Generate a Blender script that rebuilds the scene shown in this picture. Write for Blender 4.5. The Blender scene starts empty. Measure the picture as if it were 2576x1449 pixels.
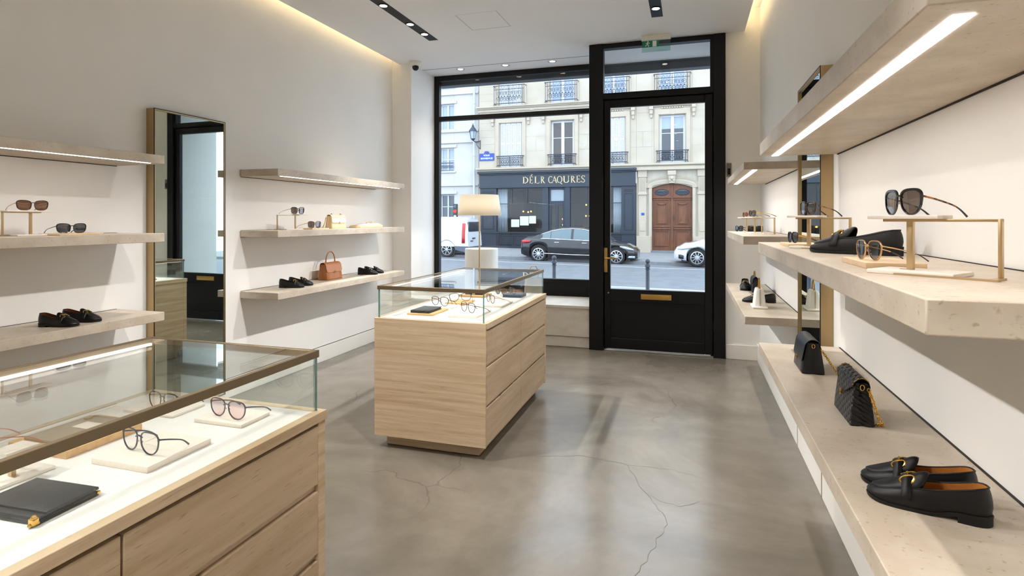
import bpy, bmesh, math, random
from mathutils import Vector, Matrix
random.seed(7)
sc = bpy.context.scene
COL = sc.collection
PI = math.pi
R = math.radians

# ------------------------------------------------------------------ camera, sky, exposure
cd = bpy.data.cameras.new('camera'); cam = bpy.data.objects.new('camera', cd); COL.objects.link(cam)
cd.sensor_width = 36.0; cd.sensor_fit = 'HORIZONTAL'
cd.lens = 36.0 * 1430.0 / 2576.0
cd.shift_x = 0.0
cd.shift_y = -(724.5 - 551.0) / 2576.0
cam.location = (0, 0, 1.45); cam.rotation_euler = (R(90), 0, R(17.4))
cd.clip_start = 0.02; cd.clip_end = 200
sc.camera = cam
sc.view_settings.view_transform = 'Standard'; sc.view_settings.look = 'None'
sc.view_settings.gamma = 1.0; sc.view_settings.use_curve_mapping = False
sc.view_settings.exposure = 1.26
SKY = 1.95; LED = 10.0; COVE = 10.0; SPOT = 78.0; CROSS = 92.0; CASE = 2.6; FILL = 80.0; DOWN = 62.0
w = bpy.data.worlds.new('overcast'); sc.world = w; w.use_nodes = True
nt = w.node_tree; bg = nt.nodes['Background']
tc = nt.nodes.new('ShaderNodeTexCoord'); sx = nt.nodes.new('ShaderNodeSeparateXYZ'); cr = nt.nodes.new('ShaderNodeValToRGB')
nt.links.new(tc.outputs['Generated'], sx.inputs[0]); nt.links.new(sx.outputs['Z'], cr.inputs[0]); nt.links.new(cr.outputs[0], bg.inputs[0])
cr.color_ramp.elements[0].position = 0.0; cr.color_ramp.elements[0].color = (.70, .80, .95, 1)
cr.color_ramp.elements[1].position = 1.0; cr.color_ramp.elements[1].color = (.78, .88, 1.0, 1)
bg.inputs[1].default_value = SKY
cy = sc.cycles
cy.use_denoising = True
cy.max_bounces = 10; cy.diffuse_bounces = 6; cy.glossy_bounces = 5; cy.transmission_bounces = 6; cy.transparent_max_bounces = 16
cy.caustics_reflective = False; cy.caustics_refractive = False
cy.sample_clamp_indirect = 6.0

# ------------------------------------------------------------------ materials
def lin(c):
    c = c.lstrip('#'); o = []
    for i in (0, 2, 4):
        x = int(c[i:i+2], 16) / 255
        o.append(x / 12.92 if x <= .04045 else ((x + .055) / 1.055) ** 2.4)
    return (*o, 1)
def newmat(name):
    m = bpy.data.materials.new(name); m.use_nodes = True
    return m, m.node_tree, m.node_tree.nodes['Principled BSDF']
def mat(name, col, rough=.5, metal=0, spec=.5, noise=0, nscale=20, bump=0, bscale=200, coat=0):
    m, t, p = newmat(name)
    p.inputs['Base Color'].default_value = lin(col); p.inputs['Roughness'].default_value = rough
    p.inputs['Metallic'].default_value = metal; p.inputs['Specular IOR Level'].default_value = spec
    p.inputs['Coat Weight'].default_value = coat; p.inputs['Coat Roughness'].default_value = .05
    co = t.nodes.new('ShaderNodeTexCoord')
    if noise:
        n = t.nodes.new('ShaderNodeTexNoise'); n.inputs['Scale'].default_value = nscale; n.inputs['Detail'].default_value = 5
        t.links.new(co.outputs['Object'], n.inputs['Vector'])
        h = t.nodes.new('ShaderNodeMix'); h.data_type = 'RGBA'; h.blend_type = 'MULTIPLY'; h.inputs[0].default_value = 1
        mr = t.nodes.new('ShaderNodeMapRange'); mr.inputs[1].default_value = .3; mr.inputs[2].default_value = .7
        mr.inputs[3].default_value = 1 - noise; mr.inputs[4].default_value = 1 + noise * .4
        t.links.new(n.outputs[0], mr.inputs[0]); h.inputs[6].default_value = lin(col); t.links.new(mr.outputs[0], h.inputs[7])
        t.links.new(h.outputs[2], p.inputs['Base Color'])
    if bump:
        n = t.nodes.new('ShaderNodeTexNoise'); n.inputs['Scale'].default_value = bscale; n.inputs['Detail'].default_value = 3
        t.links.new(co.outputs['Object'], n.inputs['Vector'])
        b = t.nodes.new('ShaderNodeBump'); b.inputs['Strength'].default_value = bump; b.inputs['Distance'].default_value = .002
        t.links.new(n.outputs[0], b.inputs['Height']); t.links.new(b.outputs[0], p.inputs['Normal'])
    return m
def emit(name, col, s):
    m = bpy.data.materials.new(name); m.use_nodes = True; t = m.node_tree
    e = t.nodes.new('ShaderNodeEmission'); e.inputs[0].default_value = lin(col); e.inputs[1].default_value = s
    t.links.new(e.outputs[0], t.nodes['Material Output'].inputs[0]); return m
def glass(name, tint='#f4faf8', f0=.04, rough=0.0, gcol='#ffffff'):
    """thin pane: clear see-through mixed with a mirror that grows towards grazing angles"""
    m = bpy.data.materials.new(name); m.use_nodes = True; t = m.node_tree
    tr = t.nodes.new('ShaderNodeBsdfTransparent'); tr.inputs[0].default_value = lin(tint)
    g = t.nodes.new('ShaderNodeBsdfGlossy'); g.inputs['Roughness'].default_value = rough; g.inputs[0].default_value = lin(gcol)
    lw = t.nodes.new('ShaderNodeLayerWeight'); lw.inputs[0].default_value = .5
    pw = t.nodes.new('ShaderNodeMath'); pw.operation = 'POWER'; pw.inputs[1].default_value = 5
    ml = t.nodes.new('ShaderNodeMath'); ml.operation = 'MULTIPLY_ADD'; ml.inputs[1].default_value = 1 - f0; ml.inputs[2].default_value = f0
    mx = t.nodes.new('ShaderNodeMixShader')
    t.links.new(lw.outputs['Facing'], pw.inputs[0]); t.links.new(pw.outputs[0], ml.inputs[0]); t.links.new(ml.outputs[0], mx.inputs[0])
    t.links.new(tr.outputs[0], mx.inputs[1]); t.links.new(g.outputs[0], mx.inputs[2])
    t.links.new(mx.outputs[0], t.nodes['Material Output'].inputs[0]); return m
def stone(name, light, dark, stretch=(1, 1, 6), scale=3.0, rough=.45, specks=.5, contrast=(.38, .66), spscale=28):
    """travertine: streaked bands plus small dark pits stretched along the bands"""
    m, t, p = newmat(name)
    co = t.nodes.new('ShaderNodeTexCoord'); mp = t.nodes.new('ShaderNodeMapping'); mp.inputs['Scale'].default_value = stretch
    t.links.new(co.outputs['Object'], mp.inputs[0])
    n = t.nodes.new('ShaderNodeTexNoise'); n.inputs['Scale'].default_value = scale; n.inputs['Detail'].default_value = 8; n.inputs['Roughness'].default_value = .6; n.inputs['Distortion'].default_value = .15
    t.links.new(mp.outputs[0], n.inputs['Vector'])
    r = t.nodes.new('ShaderNodeValToRGB'); r.color_ramp.elements[0].position = contrast[0]; r.color_ramp.elements[0].color = lin(dark)
    r.color_ramp.elements[1].position = contrast[1]; r.color_ramp.elements[1].color = lin(light)
    t.links.new(n.outputs[0], r.inputs[0])
    n2 = t.nodes.new('ShaderNodeTexNoise'); n2.inputs['Scale'].default_value = spscale; n2.inputs['Detail'].default_value = 2
    t.links.new(mp.outputs[0], n2.inputs['Vector'])
    mr = t.nodes.new('ShaderNodeMapRange'); mr.inputs[1].default_value = .635; mr.inputs[2].default_value = .73; mr.inputs[3].default_value = 0; mr.inputs[4].default_value = specks
    t.links.new(n2.outputs[0], mr.inputs[0])
    mx = t.nodes.new('ShaderNodeMix'); mx.data_type = 'RGBA'; mx.blend_type = 'MULTIPLY'; mx.inputs[7].default_value = (.52, .45, .36, 1)
    t.links.new(mr.outputs[0], mx.inputs[0]); t.links.new(r.outputs[0], mx.inputs[6]); t.links.new(mx.outputs[2], p.inputs['Base Color'])
    p.inputs['Roughness'].default_value = rough; p.inputs['Specular IOR Level'].default_value = .35
    return m
def mix2(name, a, b, scale=6, lo=.4, hi=.6, rough=.5, stretch=(1, 1, 1), spec=.5, bump=0):
    m, t, p = newmat(name)
    co = t.nodes.new('ShaderNodeTexCoord'); mp = t.nodes.new('ShaderNodeMapping'); mp.inputs['Scale'].default_value = stretch
    t.links.new(co.outputs['Object'], mp.inputs[0])
    n = t.nodes.new('ShaderNodeTexNoise'); n.inputs['Scale'].default_value = scale; n.inputs['Detail'].default_value = 6
    t.links.new(mp.outputs[0], n.inputs['Vector'])
    r = t.nodes.new('ShaderNodeValToRGB'); r.color_ramp.elements[0].position = lo; r.color_ramp.elements[0].color = lin(a)
    r.color_ramp.elements[1].position = hi; r.color_ramp.elements[1].color = lin(b)
    t.links.new(n.outputs[0], r.inputs[0]); t.links.new(r.outputs[0], p.inputs['Base Color'])
    p.inputs['Roughness'].default_value = rough; p.inputs['Specular IOR Level'].default_value = spec
    if bump:
        b_ = t.nodes.new('ShaderNodeBump'); b_.inputs['Strength'].default_value = bump; b_.inputs['Distance'].default_value = .004
        t.links.new(n.outputs[0], b_.inputs['Height']); t.links.new(b_.outputs[0], p.inputs['Normal'])
    return m
def quilt(name, col, scale=34, rough=.38, strength=.9, ax=('X', 'Z')):
    """leather stitched in diamonds: two crossed sets of padded ridges"""
    m, t, p = newmat(name); p.inputs['Base Color'].default_value = lin(col); p.inputs['Roughness'].default_value = rough
    co = t.nodes.new('ShaderNodeTexCoord'); sp = t.nodes.new('ShaderNodeSeparateXYZ'); t.links.new(co.outputs['Object'], sp.inputs[0])
    def M(op, a, b=None, v=None):
        n = t.nodes.new('ShaderNodeMath'); n.operation = op; t.links.new(a, n.inputs[0])
        if b is not None: t.links.new(b, n.inputs[1])
        if v is not None: n.inputs[1].default_value = v
        return n.outputs[0]
    yz = M('ADD', sp.outputs['Z'], M('MULTIPLY', sp.outputs['Y'], v=.6))
    h = None
    for s in (1, -1):
        u = M('ADD', M('MULTIPLY', sp.outputs['X'], v=scale * s), M('MULTIPLY', yz, v=scale * 1.25))
        a = M('ABSOLUTE', M('SINE', M('MULTIPLY', u, v=PI / 1.0)))
        a = M('POWER', a, v=.6)
        h = a if h is None else M('MULTIPLY', h, a)
    b = t.nodes.new('ShaderNodeBump'); b.inputs['Strength'].default_value = strength; b.inputs['Distance'].default_value = .006
    t.links.new(h, b.inputs['Height']); t.links.new(b.outputs[0], p.inputs['Normal'])
    return m

M = {}
M['wall'] = mat('painted wall', '#f0eeea', .75, spec=.25, noise=.02, nscale=3)
M['ceiling'] = mat('painted ceiling', '#ededee', .8, spec=.2, noise=.015, nscale=2)
M['base'] = mat('white skirting paint', '#eeebe4', .5, noise=.01)
M['shadowgap'] = mat('dark shadow gap', '#2b241e', .8)
M['black'] = mat('black painted metal', '#0b0c0e', .45, spec=.3, noise=.15, nscale=8)
M['black2'] = mat('satin black panel', '#090a0c', .5, spec=.3)
M['bronze'] = mat('brushed bronze', '#8c7c64', .5, 1, bump=.08, bscale=300)
M['bronze2'] = mat('light brushed bronze', '#b59c74', .4, 1, bump=.06, bscale=300)
M['brass'] = mat('satin brass', '#c9a460', .32, 1)
M['brass2'] = mat('pale champagne brass', '#c8ae86', .38, 1)
M['gold'] = mat('polished gold', '#e6b85c', .16, 1)
M['dgold'] = mat('antique gold', '#b88a3c', .3, 1)
M['mirror'] = mat('mirror silvering', '#d8e2dc', .015, 1)
M['glass'] = glass('clear glass', '#fbfdfc', .045)
M['glassedge'] = mat('green glass edge', '#5f8f8b', .25, spec=.6)
M['winglass'] = glass('window glass', '#f6f9fa', .018)
M['trav'] = stone('travertine', '#d2bda0', '#b99f7e', (.5, .5, 13), 3.0, .5, .6, (.34, .62))
M['travd'] = stone('travertine drawer', '#c6b196', '#b09a7c', (.6, .6, 7), 3.0, .5, .6, (.34, .64))
M['shelf'] = stone('limestone shelf', '#cfc3b2', '#bbad9a', (1, 1, 1.4), 5.0, .42, .6, spscale=55)
M['shelf2'] = stone('limestone shelf fine', '#cfc3b2', '#bbad9a', (1, 1, 1.4), 5.0, .42, .6, spscale=75)
M['platform'] = stone('pale limestone', '#e2dcd2', '#d4ccc0', (1, 1, 2), 4.0, .45, .25, spscale=50)
M['bed'] = mat('cream display bed', '#e4dfda', .6, noise=.03, nscale=6, spec=.2)
M['linen'] = mat('cream linen block', '#e9ddd0', .8, noise=.05, nscale=160, spec=.15, bump=.25, bscale=600)
M['linen2'] = mat('pale plaster block', '#eee4d8', .7, noise=.03, nscale=60, spec=.2)
M['oak'] = mix2('oak wood', '#c99a5e', '#dcb47c', 7, .3, .7, .5, (1, 8, 8))
M['ash'] = mix2('pale ash wood', '#d8b991', '#e4cba8', 7, .3, .7, .5, (1, 8, 8))
M['leather'] = mat('black leather', '#070608', .34, spec=.38, bump=.25, bscale=420)
M['leather2'] = mat('soft black leather', '#110f10', .42, spec=.4, bump=.35, bscale=260)
M['leatherg'] = mat('greyish black leather', '#161518', .45, spec=.4, bump=.3, bscale=240)
M['sole'] = mat('black rubber sole', '#0a0909', .55, spec=.4)
M['lining'] = mat('tan leather lining', '#c98844', .55, spec=.3, noise=.1, nscale=30)
M['lining2'] = mat('brown leather lining', '#6b3b16', .55, spec=.3, noise=.1, nscale=30)
M['liningk'] = mat('dark lining', '#161314', .6)
M['navy'] = mat('navy black leather', '#10131a', .4, spec=.5, bump=.2, bscale=400)
M['quiltk'] = quilt('black quilted leather', '#121113', 30)
M['quiltc'] = quilt('cream quilted leather', '#e6dcc9', 26, .5, .5)
M['cream'] = mat('cream leather', '#e5d8c2', .5, bump=.1, bscale=200)
M['sand'] = mat('sand leather', '#dcc194', .5, bump=.1, bscale=200)
M['tan'] = mat('tan leather', '#b5754a', .45, noise=.08, nscale=12, bump=.15, bscale=300)
M['tan2'] = mat('caramel leather', '#a8672f', .45, noise=.08, nscale=12)
M['taupe'] = mat('taupe leather', '#9c8f7c', .6, noise=.06, nscale=40)
M['white'] = mat('white lacquer', '#f1efe9', .4, noise=.01)
M['shade'] = mat('ivory fabric shade', '#f4efe6', .85, spec=.1, noise=.02, nscale=200)
_t = M['shade'].node_tree; _tl = _t.nodes.new('ShaderNodeBsdfTranslucent'); _tl.inputs[0].default_value = lin('#f4ead8'); _mx = _t.nodes.new('ShaderNodeMixShader'); _mx.inputs[0].default_value = .45
_t.links.new(_t.nodes['Principled BSDF'].outputs[0], _mx.inputs[1]); _t.links.new(_tl.outputs[0], _mx.inputs[2]); _t.links.new(_mx.outputs[0], _t.nodes['Material Output'].inputs[0])
M['led'] = emit('cool white strip', '#fdf7f3', LED)
M['cove'] = emit('warm cove strip', '#ffe0a8', COVE)
M['case_led'] = emit('case strip', '#fff6ee', CASE)
M['lens_lit'] = emit('lit spot lens', '#fff0e0', 9.0)
M['lens_lit2'] = emit('lit downlight lens', '#ffe2c0', 6.0)
M['acet_k'] = mat('black acetate', '#0d0b0c', .15, spec=.6, coat=.3)
M['acet_n'] = mat('navy acetate', '#191b2c', .18, spec=.6, coat=.3)
M['acet_p'] = mat('plum acetate', '#331722', .18, spec=.6, coat=.3)
M['acet_t'] = mix2('tortoise acetate', '#20100a', '#b9772c', 90, .42, .62, .2)
M['acet_b'] = mat('brown acetate', '#3b2218', .2, spec=.6, coat=.3)
M['acet_c'] = mat('champagne acetate', '#c9975c', .2, spec=.6, coat=.3)
M['acet_r'] = mat('coral acetate', '#c96b50', .25, spec=.6)
M['acet_g'] = mat('grey acetate', '#4a5262', .25, spec=.6)
M['rimgold'] = mat('champagne gold rim', '#d8b488', .25, .9)
M['acet_h'] = mix2('honey tortoise acetate', '#4a2a18', '#b98a5c', 70, .4, .6, .2)
M['lens_k'] = glass('grey black lens', '#3a3a40', .08)
M['lens_b'] = glass('brown lens', '#7a5232', .07)
M['lens_d'] = glass('taupe lens', '#6b5b50', .09)
M['lens_g'] = glass('grey gradient lens', '#8a8489', .08)
M['lens_n'] = glass('blue black lens', '#23283a', .1)
M['lens_c'] = glass('clear lens', '#f7f6f6', .05)
M['lens_pk'] = glass('rose lens', '#ecd9dd', .05)
M['lens_a'] = glass('amber lens', '#b0561c', .07)
M['plast'] = mat('white plastic', '#e4e0d6', .4)
M['grey'] = mat('grey plastic', '#7a736b', .4)
M['signgreen'] = mat('exit sign green', '#1c7a58', .4)
M['signpane'] = glass('green tinted acrylic', '#dff0ea', .05)
M['bluegrey'] = mat('blue grey leather', '#5b6578', .5, bump=.1)
M['steel'] = mat('brushed steel', '#bcbcb8', .3, 1)

# ------------------------------------------------------------------ mesh helpers
class MB:
    def __init__(s): s.v = []; s.f = []; s.m = []
    def add(s, vs, fs, mi=0):
        o = len(s.v); s.v += [tuple(p) for p in vs]
        for f in fs: s.f.append(tuple(i + o for i in f)); s.m.append(mi)
        return s
    def box(s, x0, y0, z0, x1, y1, z1, mi=0, bev=0, seg=2):
        if x0 > x1: x0, x1 = x1, x0
        if y0 > y1: y0, y1 = y1, y0
        if z0 > z1: z0, z1 = z1, z0
        s.k = getattr(s, 'k', -1) + 1; e = min(.0004, .002*min(x1-x0, y1-y0, z1-z0)) * (s.k % 9)   # keeps touching boxes of one part from sharing a plane
        x0 += e; y0 += e; z0 += e; x1 -= e; y1 -= e; z1 -= e
        if bev:
            bm = bmesh.new(); bmesh.ops.create_cube(bm, size=1)
            for q in bm.verts: q.co = Vector(((x0+x1)/2 + q.co.x*(x1-x0), (y0+y1)/2 + q.co.y*(y1-y0), (z0+z1)/2 + q.co.z*(z1-z0)))
            bmesh.ops.bevel(bm, geom=bm.edges[:], offset=bev, segments=seg, profile=.5, affect='EDGES')
            bm.verts.index_update()
            s.add([q.co[:] for q in bm.verts], [[q.index for q in f.verts] for f in bm.faces], mi); bm.free(); return s
        v = [(x0,y0,z0),(x1,y0,z0),(x1,y1,z0),(x0,y1,z0),(x0,y0,z1),(x1,y0,z1),(x1,y1,z1),(x0,y1,z1)]
        return s.add(v, [(0,3,2,1),(4,5,6,7),(0,1,5,4),(1,2,6,5),(2,3,7,6),(3,0,4,7)], mi)
    def pane(s, x0, y0, z0, x1, y1, z1, thin):
        """glass sheet: big faces slot 0, narrow edge faces slot 1"""
        v = [(x0,y0,z0),(x1,y0,z0),(x1,y1,z0),(x0,y1,z0),(x0,y0,z1),(x1,y0,z1),(x1,y1,z1),(x0,y1,z1)]
        F = [((0,3,2,1),'z'),((4,5,6,7),'z'),((0,1,5,4),'y'),((1,2,6,5),'x'),((2,3,7,6),'y'),((3,0,4,7),'x')]
        for f, a in F: s.add([v[i] for i in f], [(0,1,2,3)], 0 if a == thin else 1)
        return s
    def prism(s, pts, axis, a, b, mi=0):
        n = len(pts)
        def P(p, t):
            return (t, p[0], p[1]) if axis == 'x' else (p[0], t, p[1]) if axis == 'y' else (p[0], p[1], t)
        vs = [P(p, a) for p in pts] + [P(p, b) for p in pts]
        fs = [tuple(range(n))[::-1], tuple(range(n, 2*n))] + [(i, (i+1) % n, n + (i+1) % n, n + i) for i in range(n)]
        return s.add(vs, fs, mi)
    def grid(s, rows, cu=False, cv=False, mi=0):
        nu, nv = len(rows), len(rows[0]); vs = [p for r in rows for p in r]; fs = []
        for i in range(nu if cu else nu - 1):
            for j in range(nv if cv else nv - 1):
                a, b = i, (i+1) % nu; c, d = j, (j+1) % nv
                fs.append((a*nv+c, a*nv+d, b*nv+d, b*nv+c))
        return s.add(vs, fs, mi)
    def tube(s, pts, r, n=8, closed=False, mi=0, flat=1.0, cap=True):
        pts = [Vector(p) for p in pts]; N = len(pts); rows = []; up = None
        for i, p in enumerate(pts):
            a = pts[(i-1) % N] if (closed or i > 0) else p; b = pts[(i+1) % N] if (closed or i < N-1) else p
            t = (b - a).normalized() if (b - a).length > 1e-9 else Vector((0, 0, 1))
            if up is None: up = Vector((0, 0, 1)) if abs(t.z) < .9 else Vector((1, 0, 0))
            x = t.cross(up).normalized(); u2 = x.cross(t).normalized(); up = u2
            rr = r[i] if isinstance(r, (list, tuple)) else r
            rows.append([p + x*(math.cos(2*PI*k/n)*rr*flat) + u2*(math.sin(2*PI*k/n)*rr) for k in range(n)])
        s.grid(rows, closed, True, mi)
        if cap and not closed:
            s.add(rows[0], [tuple(range(n))], mi); s.add(rows[-1], [tuple(range(n))[::-1]], mi)
        return s
    def lathe(s, prof, n=24, c=(0, 0, 0), mi=0, sx=1, sy=1, cap=True):
        rows = [[(c[0] + r*math.cos(2*PI*k/n)*sx, c[1] + r*math.sin(2*PI*k/n)*sy, c[2] + z) for k in range(n)] for r, z in prof]
        s.grid(rows, False, True, mi)
        if cap and prof[0][0] > 1e-6: s.add(rows[0], [tuple(range(n))[::-1]], mi)
        if cap and prof[-1][0] > 1e-6: s.add(rows[-1], [tuple(range(n))], mi)
        return s
    def disc(s, c, r, axis, t, n=24, mi=0):
        """short cylinder along an axis, centred on c"""
        pts = [(math.cos(2*PI*k/n)*r, math.sin(2*PI*k/n)*r) for k in range(n)]
        i = {'x': 0, 'y': 1, 'z': 2}[axis]; o = [j for j in range(3) if j != i]
        return s.prism([(p[0] + c[o[0]], p[1] + c[o[1]]) for p in pts], axis, c[i] - t/2, c[i] + t/2, mi)
    def ball(s, c, r, n=10, mi=0, sc_=(1, 1, 1)):
        rows = [[(c[0] + r*sc_[0]*math.sin(PI*i/n)*math.cos(2*PI*k/(2*n)), c[1] + r*sc_[1]*math.sin(PI*i/n)*math.sin(2*PI*k/(2*n)), c[2] - r*sc_[2]*math.cos(PI*i/n)) for k in range(2*n)] for i in range(n+1)]
        return s.grid(rows, False, True, mi)
    def xf(s, m):
        s.v = [tuple(m @ Vector(p)) for p in s.v]; return s
    def build(s, name, mats, parent=None, smooth=True, ang=38, bevel=0, solid=0, sub=0, fix=True):
        me = bpy.data.meshes.new(name); me.from_pydata(s.v, [], s.f)
        if not isinstance(mats, (list, tuple)): mats = [mats]
        if len(mats) > 1: me.polygons.foreach_set('material_index', s.m)
        me.validate()
        if fix:
            bm = bmesh.new(); bm.from_mesh(me)
            bmesh.ops.recalc_face_normals(bm, faces=bm.faces); bm.to_mesh(me); bm.free()
        for q in mats: me.materials.append(M[q] if isinstance(q, str) else q)
        if smooth:
            me.polygons.foreach_set('use_smooth', [True]*len(me.polygons)); me.set_sharp_from_angle(angle=R(ang))
        o = bpy.data.objects.new(name, me); COL.objects.link(o)
        if parent is not None: o.parent = parent
        if bevel:
            b = o.modifiers.new('bevel', 'BEVEL'); b.width = bevel; b.segments = 2; b.limit_method = 'ANGLE'; b.angle_limit = R(40)
        if solid:
            d = o.modifiers.new('thickness', 'SOLIDIFY'); d.thickness = solid; d.offset = 1
        if sub:
            d = o.modifiers.new('sub', 'SUBSURF'); d.levels = sub; d.render_levels = sub
        return o
def thing(name, label, cat, loc=(0, 0, 0), rz=0, group=None, scale=1):
    o = bpy.data.objects.new(name, None); COL.objects.link(o); o.empty_display_size = .05
    o.location = loc; o.rotation_euler = (0, 0, R(rz)); o.scale = (scale,)*3
    o['label'] = label; o['category'] = cat
    if group: o['group'] = group
    return o
def tag(o, label, cat, group=None, loc=None, rz=0):
    o['label'] = label; o['category'] = cat
    if group: o['group'] = group
    if loc is not None: o.location = loc; o.rotation_euler = (0, 0, R(rz))
    return o
def struct(o): o['kind'] = 'structure'; return o
def cells(mb, x0, x1, z0, z1, holes, y0, y1, axis='y', mi=0):
    """wall slab with rectangular holes, made of the blocks around them"""
    xs = sorted({x0, x1, *[h[0] for h in holes], *[h[1] for h in holes]}); xs = [x for x in xs if x0 <= x <= x1]
    zs = sorted({z0, z1, *[h[2] for h in holes], *[h[3] for h in holes]}); zs = [z for z in zs if z0 <= z <= z1]
    for a, b in zip(xs, xs[1:]):
        run = None
        for c, d in zip(zs, zs[1:]):
            mx, mz = (a+b)/2, (c+d)/2
            hole = any(h[0] < mx < h[1] and h[2] < mz < h[3] for h in holes)
            if hole:
                if run: mb.box(a, y0, run[0], b, y1, run[1], mi); run = None
            else: run = (run[0], d) if run else (c, d)
        if run: mb.box(a, y0, run[0], b, y1, run[1], mi)
    return mb
def lerp(tab, x):
    for (a, u), (b, v) in zip(tab, tab[1:]):
        if x <= b: return u + (v - u) * max(0, (x - a) / (b - a))
    return tab[-1][1]
def smooth(tab, x):
    for (a, u), (b, v) in zip(tab, tab[1:]):
        if x <= b:
            t = max(0, min(1, (x - a) / (b - a))); t = t*t*(3-2*t)
            return u + (v - u) * t
    return tab[-1][1]
# ------------------------------------------------------------------ the room
XL, XR, ZC, YD, YW, YB = -3.583, .683, 3.384, 6.31, 7.08, -3.2

def floor_mat():
    m, t, p = newmat('polished concrete')
    co = t.nodes.new('ShaderNodeTexCoord')
    def N(kind, **k):
        n = t.nodes.new(kind)
        for a, b in k.items(): n.inputs[a].default_value = b
        return n
    n1 = N('ShaderNodeTexNoise', Scale=.9, Detail=9, Roughness=.62, Distortion=.6); t.links.new(co.outputs['Object'], n1.inputs['Vector'])
    r = t.nodes.new('ShaderNodeValToRGB'); e = r.color_ramp.elements
    e[0].position = .3; e[0].color = lin('#5e584e'); e[1].position = .7; e[1].color = lin('#857e73')
    k = e.new(.5); k.color = lin('#726b60')
    t.links.new(n1.outputs[0], r.inputs[0])
    n2 = N('ShaderNodeTexNoise', Scale=5, Detail=9, Roughness=.6); t.links.new(co.outputs['Object'], n2.inputs['Vector'])
    mr = t.nodes.new('ShaderNodeMapRange'); mr.inputs[1].default_value = .3; mr.inputs[2].default_value = .7; mr.inputs[3].default_value = .93; mr.inputs[4].default_value = 1.05
    t.links.new(n2.outputs[0], mr.inputs[0])
    mx = t.nodes.new('ShaderNodeMix'); mx.data_type = 'RGBA'; mx.blend_type = 'MULTIPLY'; mx.inputs[0].default_value = 1
    t.links.new(r.outputs[0], mx.inputs[6]); t.links.new(mr.outputs[0], mx.inputs[7])
    # faint scratches: thin crack-like lines of a stretched voronoi, broken up by noise
    n3 = N('ShaderNodeTexNoise', Scale=2.2, Detail=4); t.links.new(co.outputs['Object'], n3.inputs['Vector'])
    ad = t.nodes.new('ShaderNodeMix'); ad.data_type = 'RGBA'; ad.blend_type = 'ADD'; ad.inputs[0].default_value = .35
    t.links.new(co.outputs['Object'], ad.inputs[6]); t.links.new(n3.outputs[1], ad.inputs[7])
    v = N('ShaderNodeTexVoronoi', Scale=.55); v.feature = 'DISTANCE_TO_EDGE'; t.links.new(ad.outputs[2], v.inputs['Vector'])
    ck = t.nodes.new('ShaderNodeMapRange'); ck.inputs[1].default_value = 0; ck.inputs[2].default_value = .0035; ck.inputs[3].default_value = .72; ck.inputs[4].default_value = 1
    t.links.new(v.outputs['Distance'], ck.inputs[0])
    mk = t.nodes.new('ShaderNodeMapRange'); mk.inputs[1].default_value = .5; mk.inputs[2].default_value = .56
    n4 = N('ShaderNodeTexNoise', Scale=.8, Detail=2); t.links.new(co.outputs['Object'], n4.inputs['Vector']); t.links.new(n4.outputs[0], mk.inputs[0])
    m2 = t.nodes.new('ShaderNodeMix'); m2.data_type = 'RGBA'; m2.blend_type = 'MULTIPLY'
    t.links.new(mk.outputs[0], m2.inputs[0]); t.links.new(mx.outputs[2], m2.inputs[6]); t.links.new(ck.outputs[0], m2.inputs[7])
    t.links.new(m2.outputs[2], p.inputs['Base Color'])
    rr = t.nodes.new('ShaderNodeMapRange'); rr.inputs[1].default_value = .3; rr.inputs[2].default_value = .7; rr.inputs[3].default_value = .16; rr.inputs[4].default_value = .26
    t.links.new(n2.outputs[0], rr.inputs[0]); t.links.new(rr.outputs[0], p.inputs['Roughness'])
    p.inputs['Specular IOR Level'].default_value = .55
    b = t.nodes.new('ShaderNodeBump'); b.inputs['Strength'].default_value = .05; b.inputs['Distance'].default_value = .01
    t.links.new(n2.outputs[0], b.inputs['Height']); t.links.new(b.outputs[0], p.inputs['Normal'])
    return m
M['floor'] = floor_mat()
M['crack'] = mat('hairline crack', '#5a5347', .7)

fl = struct(MB().box(-3.75, YB-.1, -.12, .85, 7.2, 0).build('floor', 'floor', smooth=False))
# hairline cracks in the slab
def crack(pts, wd, seed):
    rnd = random.Random(seed); P = [Vector((*p, .0006)) for p in pts]; out = []
    for a, b in zip(P, P[1:]):
        n = max(2, int((b-a).length / .035))
        for i in range(n):
            q = a.lerp(b, i/n); d = (b-a).normalized(); o = rnd.uniform(-.011, .011)
            out.append(q + Vector((-d.y*o, d.x*o, 0)))
    out.append(P[-1]); L = []; Rr = []
    for i, q in enumerate(out):
        d = (out[min(i+1, len(out)-1)] - out[max(i-1, 0)]).normalized(); hw = wd * rnd.uniform(.35, 1) * (1 if 0 < i < len(out)-1 else .1)
        L.append(q + Vector((-d.y*hw, d.x*hw, 0))); Rr.append(q - Vector((-d.y*hw, d.x*hw, 0)))
    return L, Rr
cm = MB()
for i, (p, wd) in enumerate([
    ([(-.99,3.33),(-.62,3.45),(-.36,3.40),(-.22,3.06),(-.10,2.83),(-.16,2.55),(-.21,2.35),(-.34,2.02),(-.37,1.92),(-.33,1.78),(-.24,1.72)], .0016),
    ([(-.37,1.92),(-.49,1.83),(-.66,1.75),(-.80,1.79)], .0014), ([(-.22,3.06),(-.05,2.98),(.06,3.08)], .0012), ([(-.36,3.4),(-.1,3.42),(.1,3.33)], .001)]):
    L, Rr = crack(p, wd, i); cm.grid([L, Rr])
o = cm.build('crack_lines', 'crack', fl, smooth=False); o['kind'] = 'structure'

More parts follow.
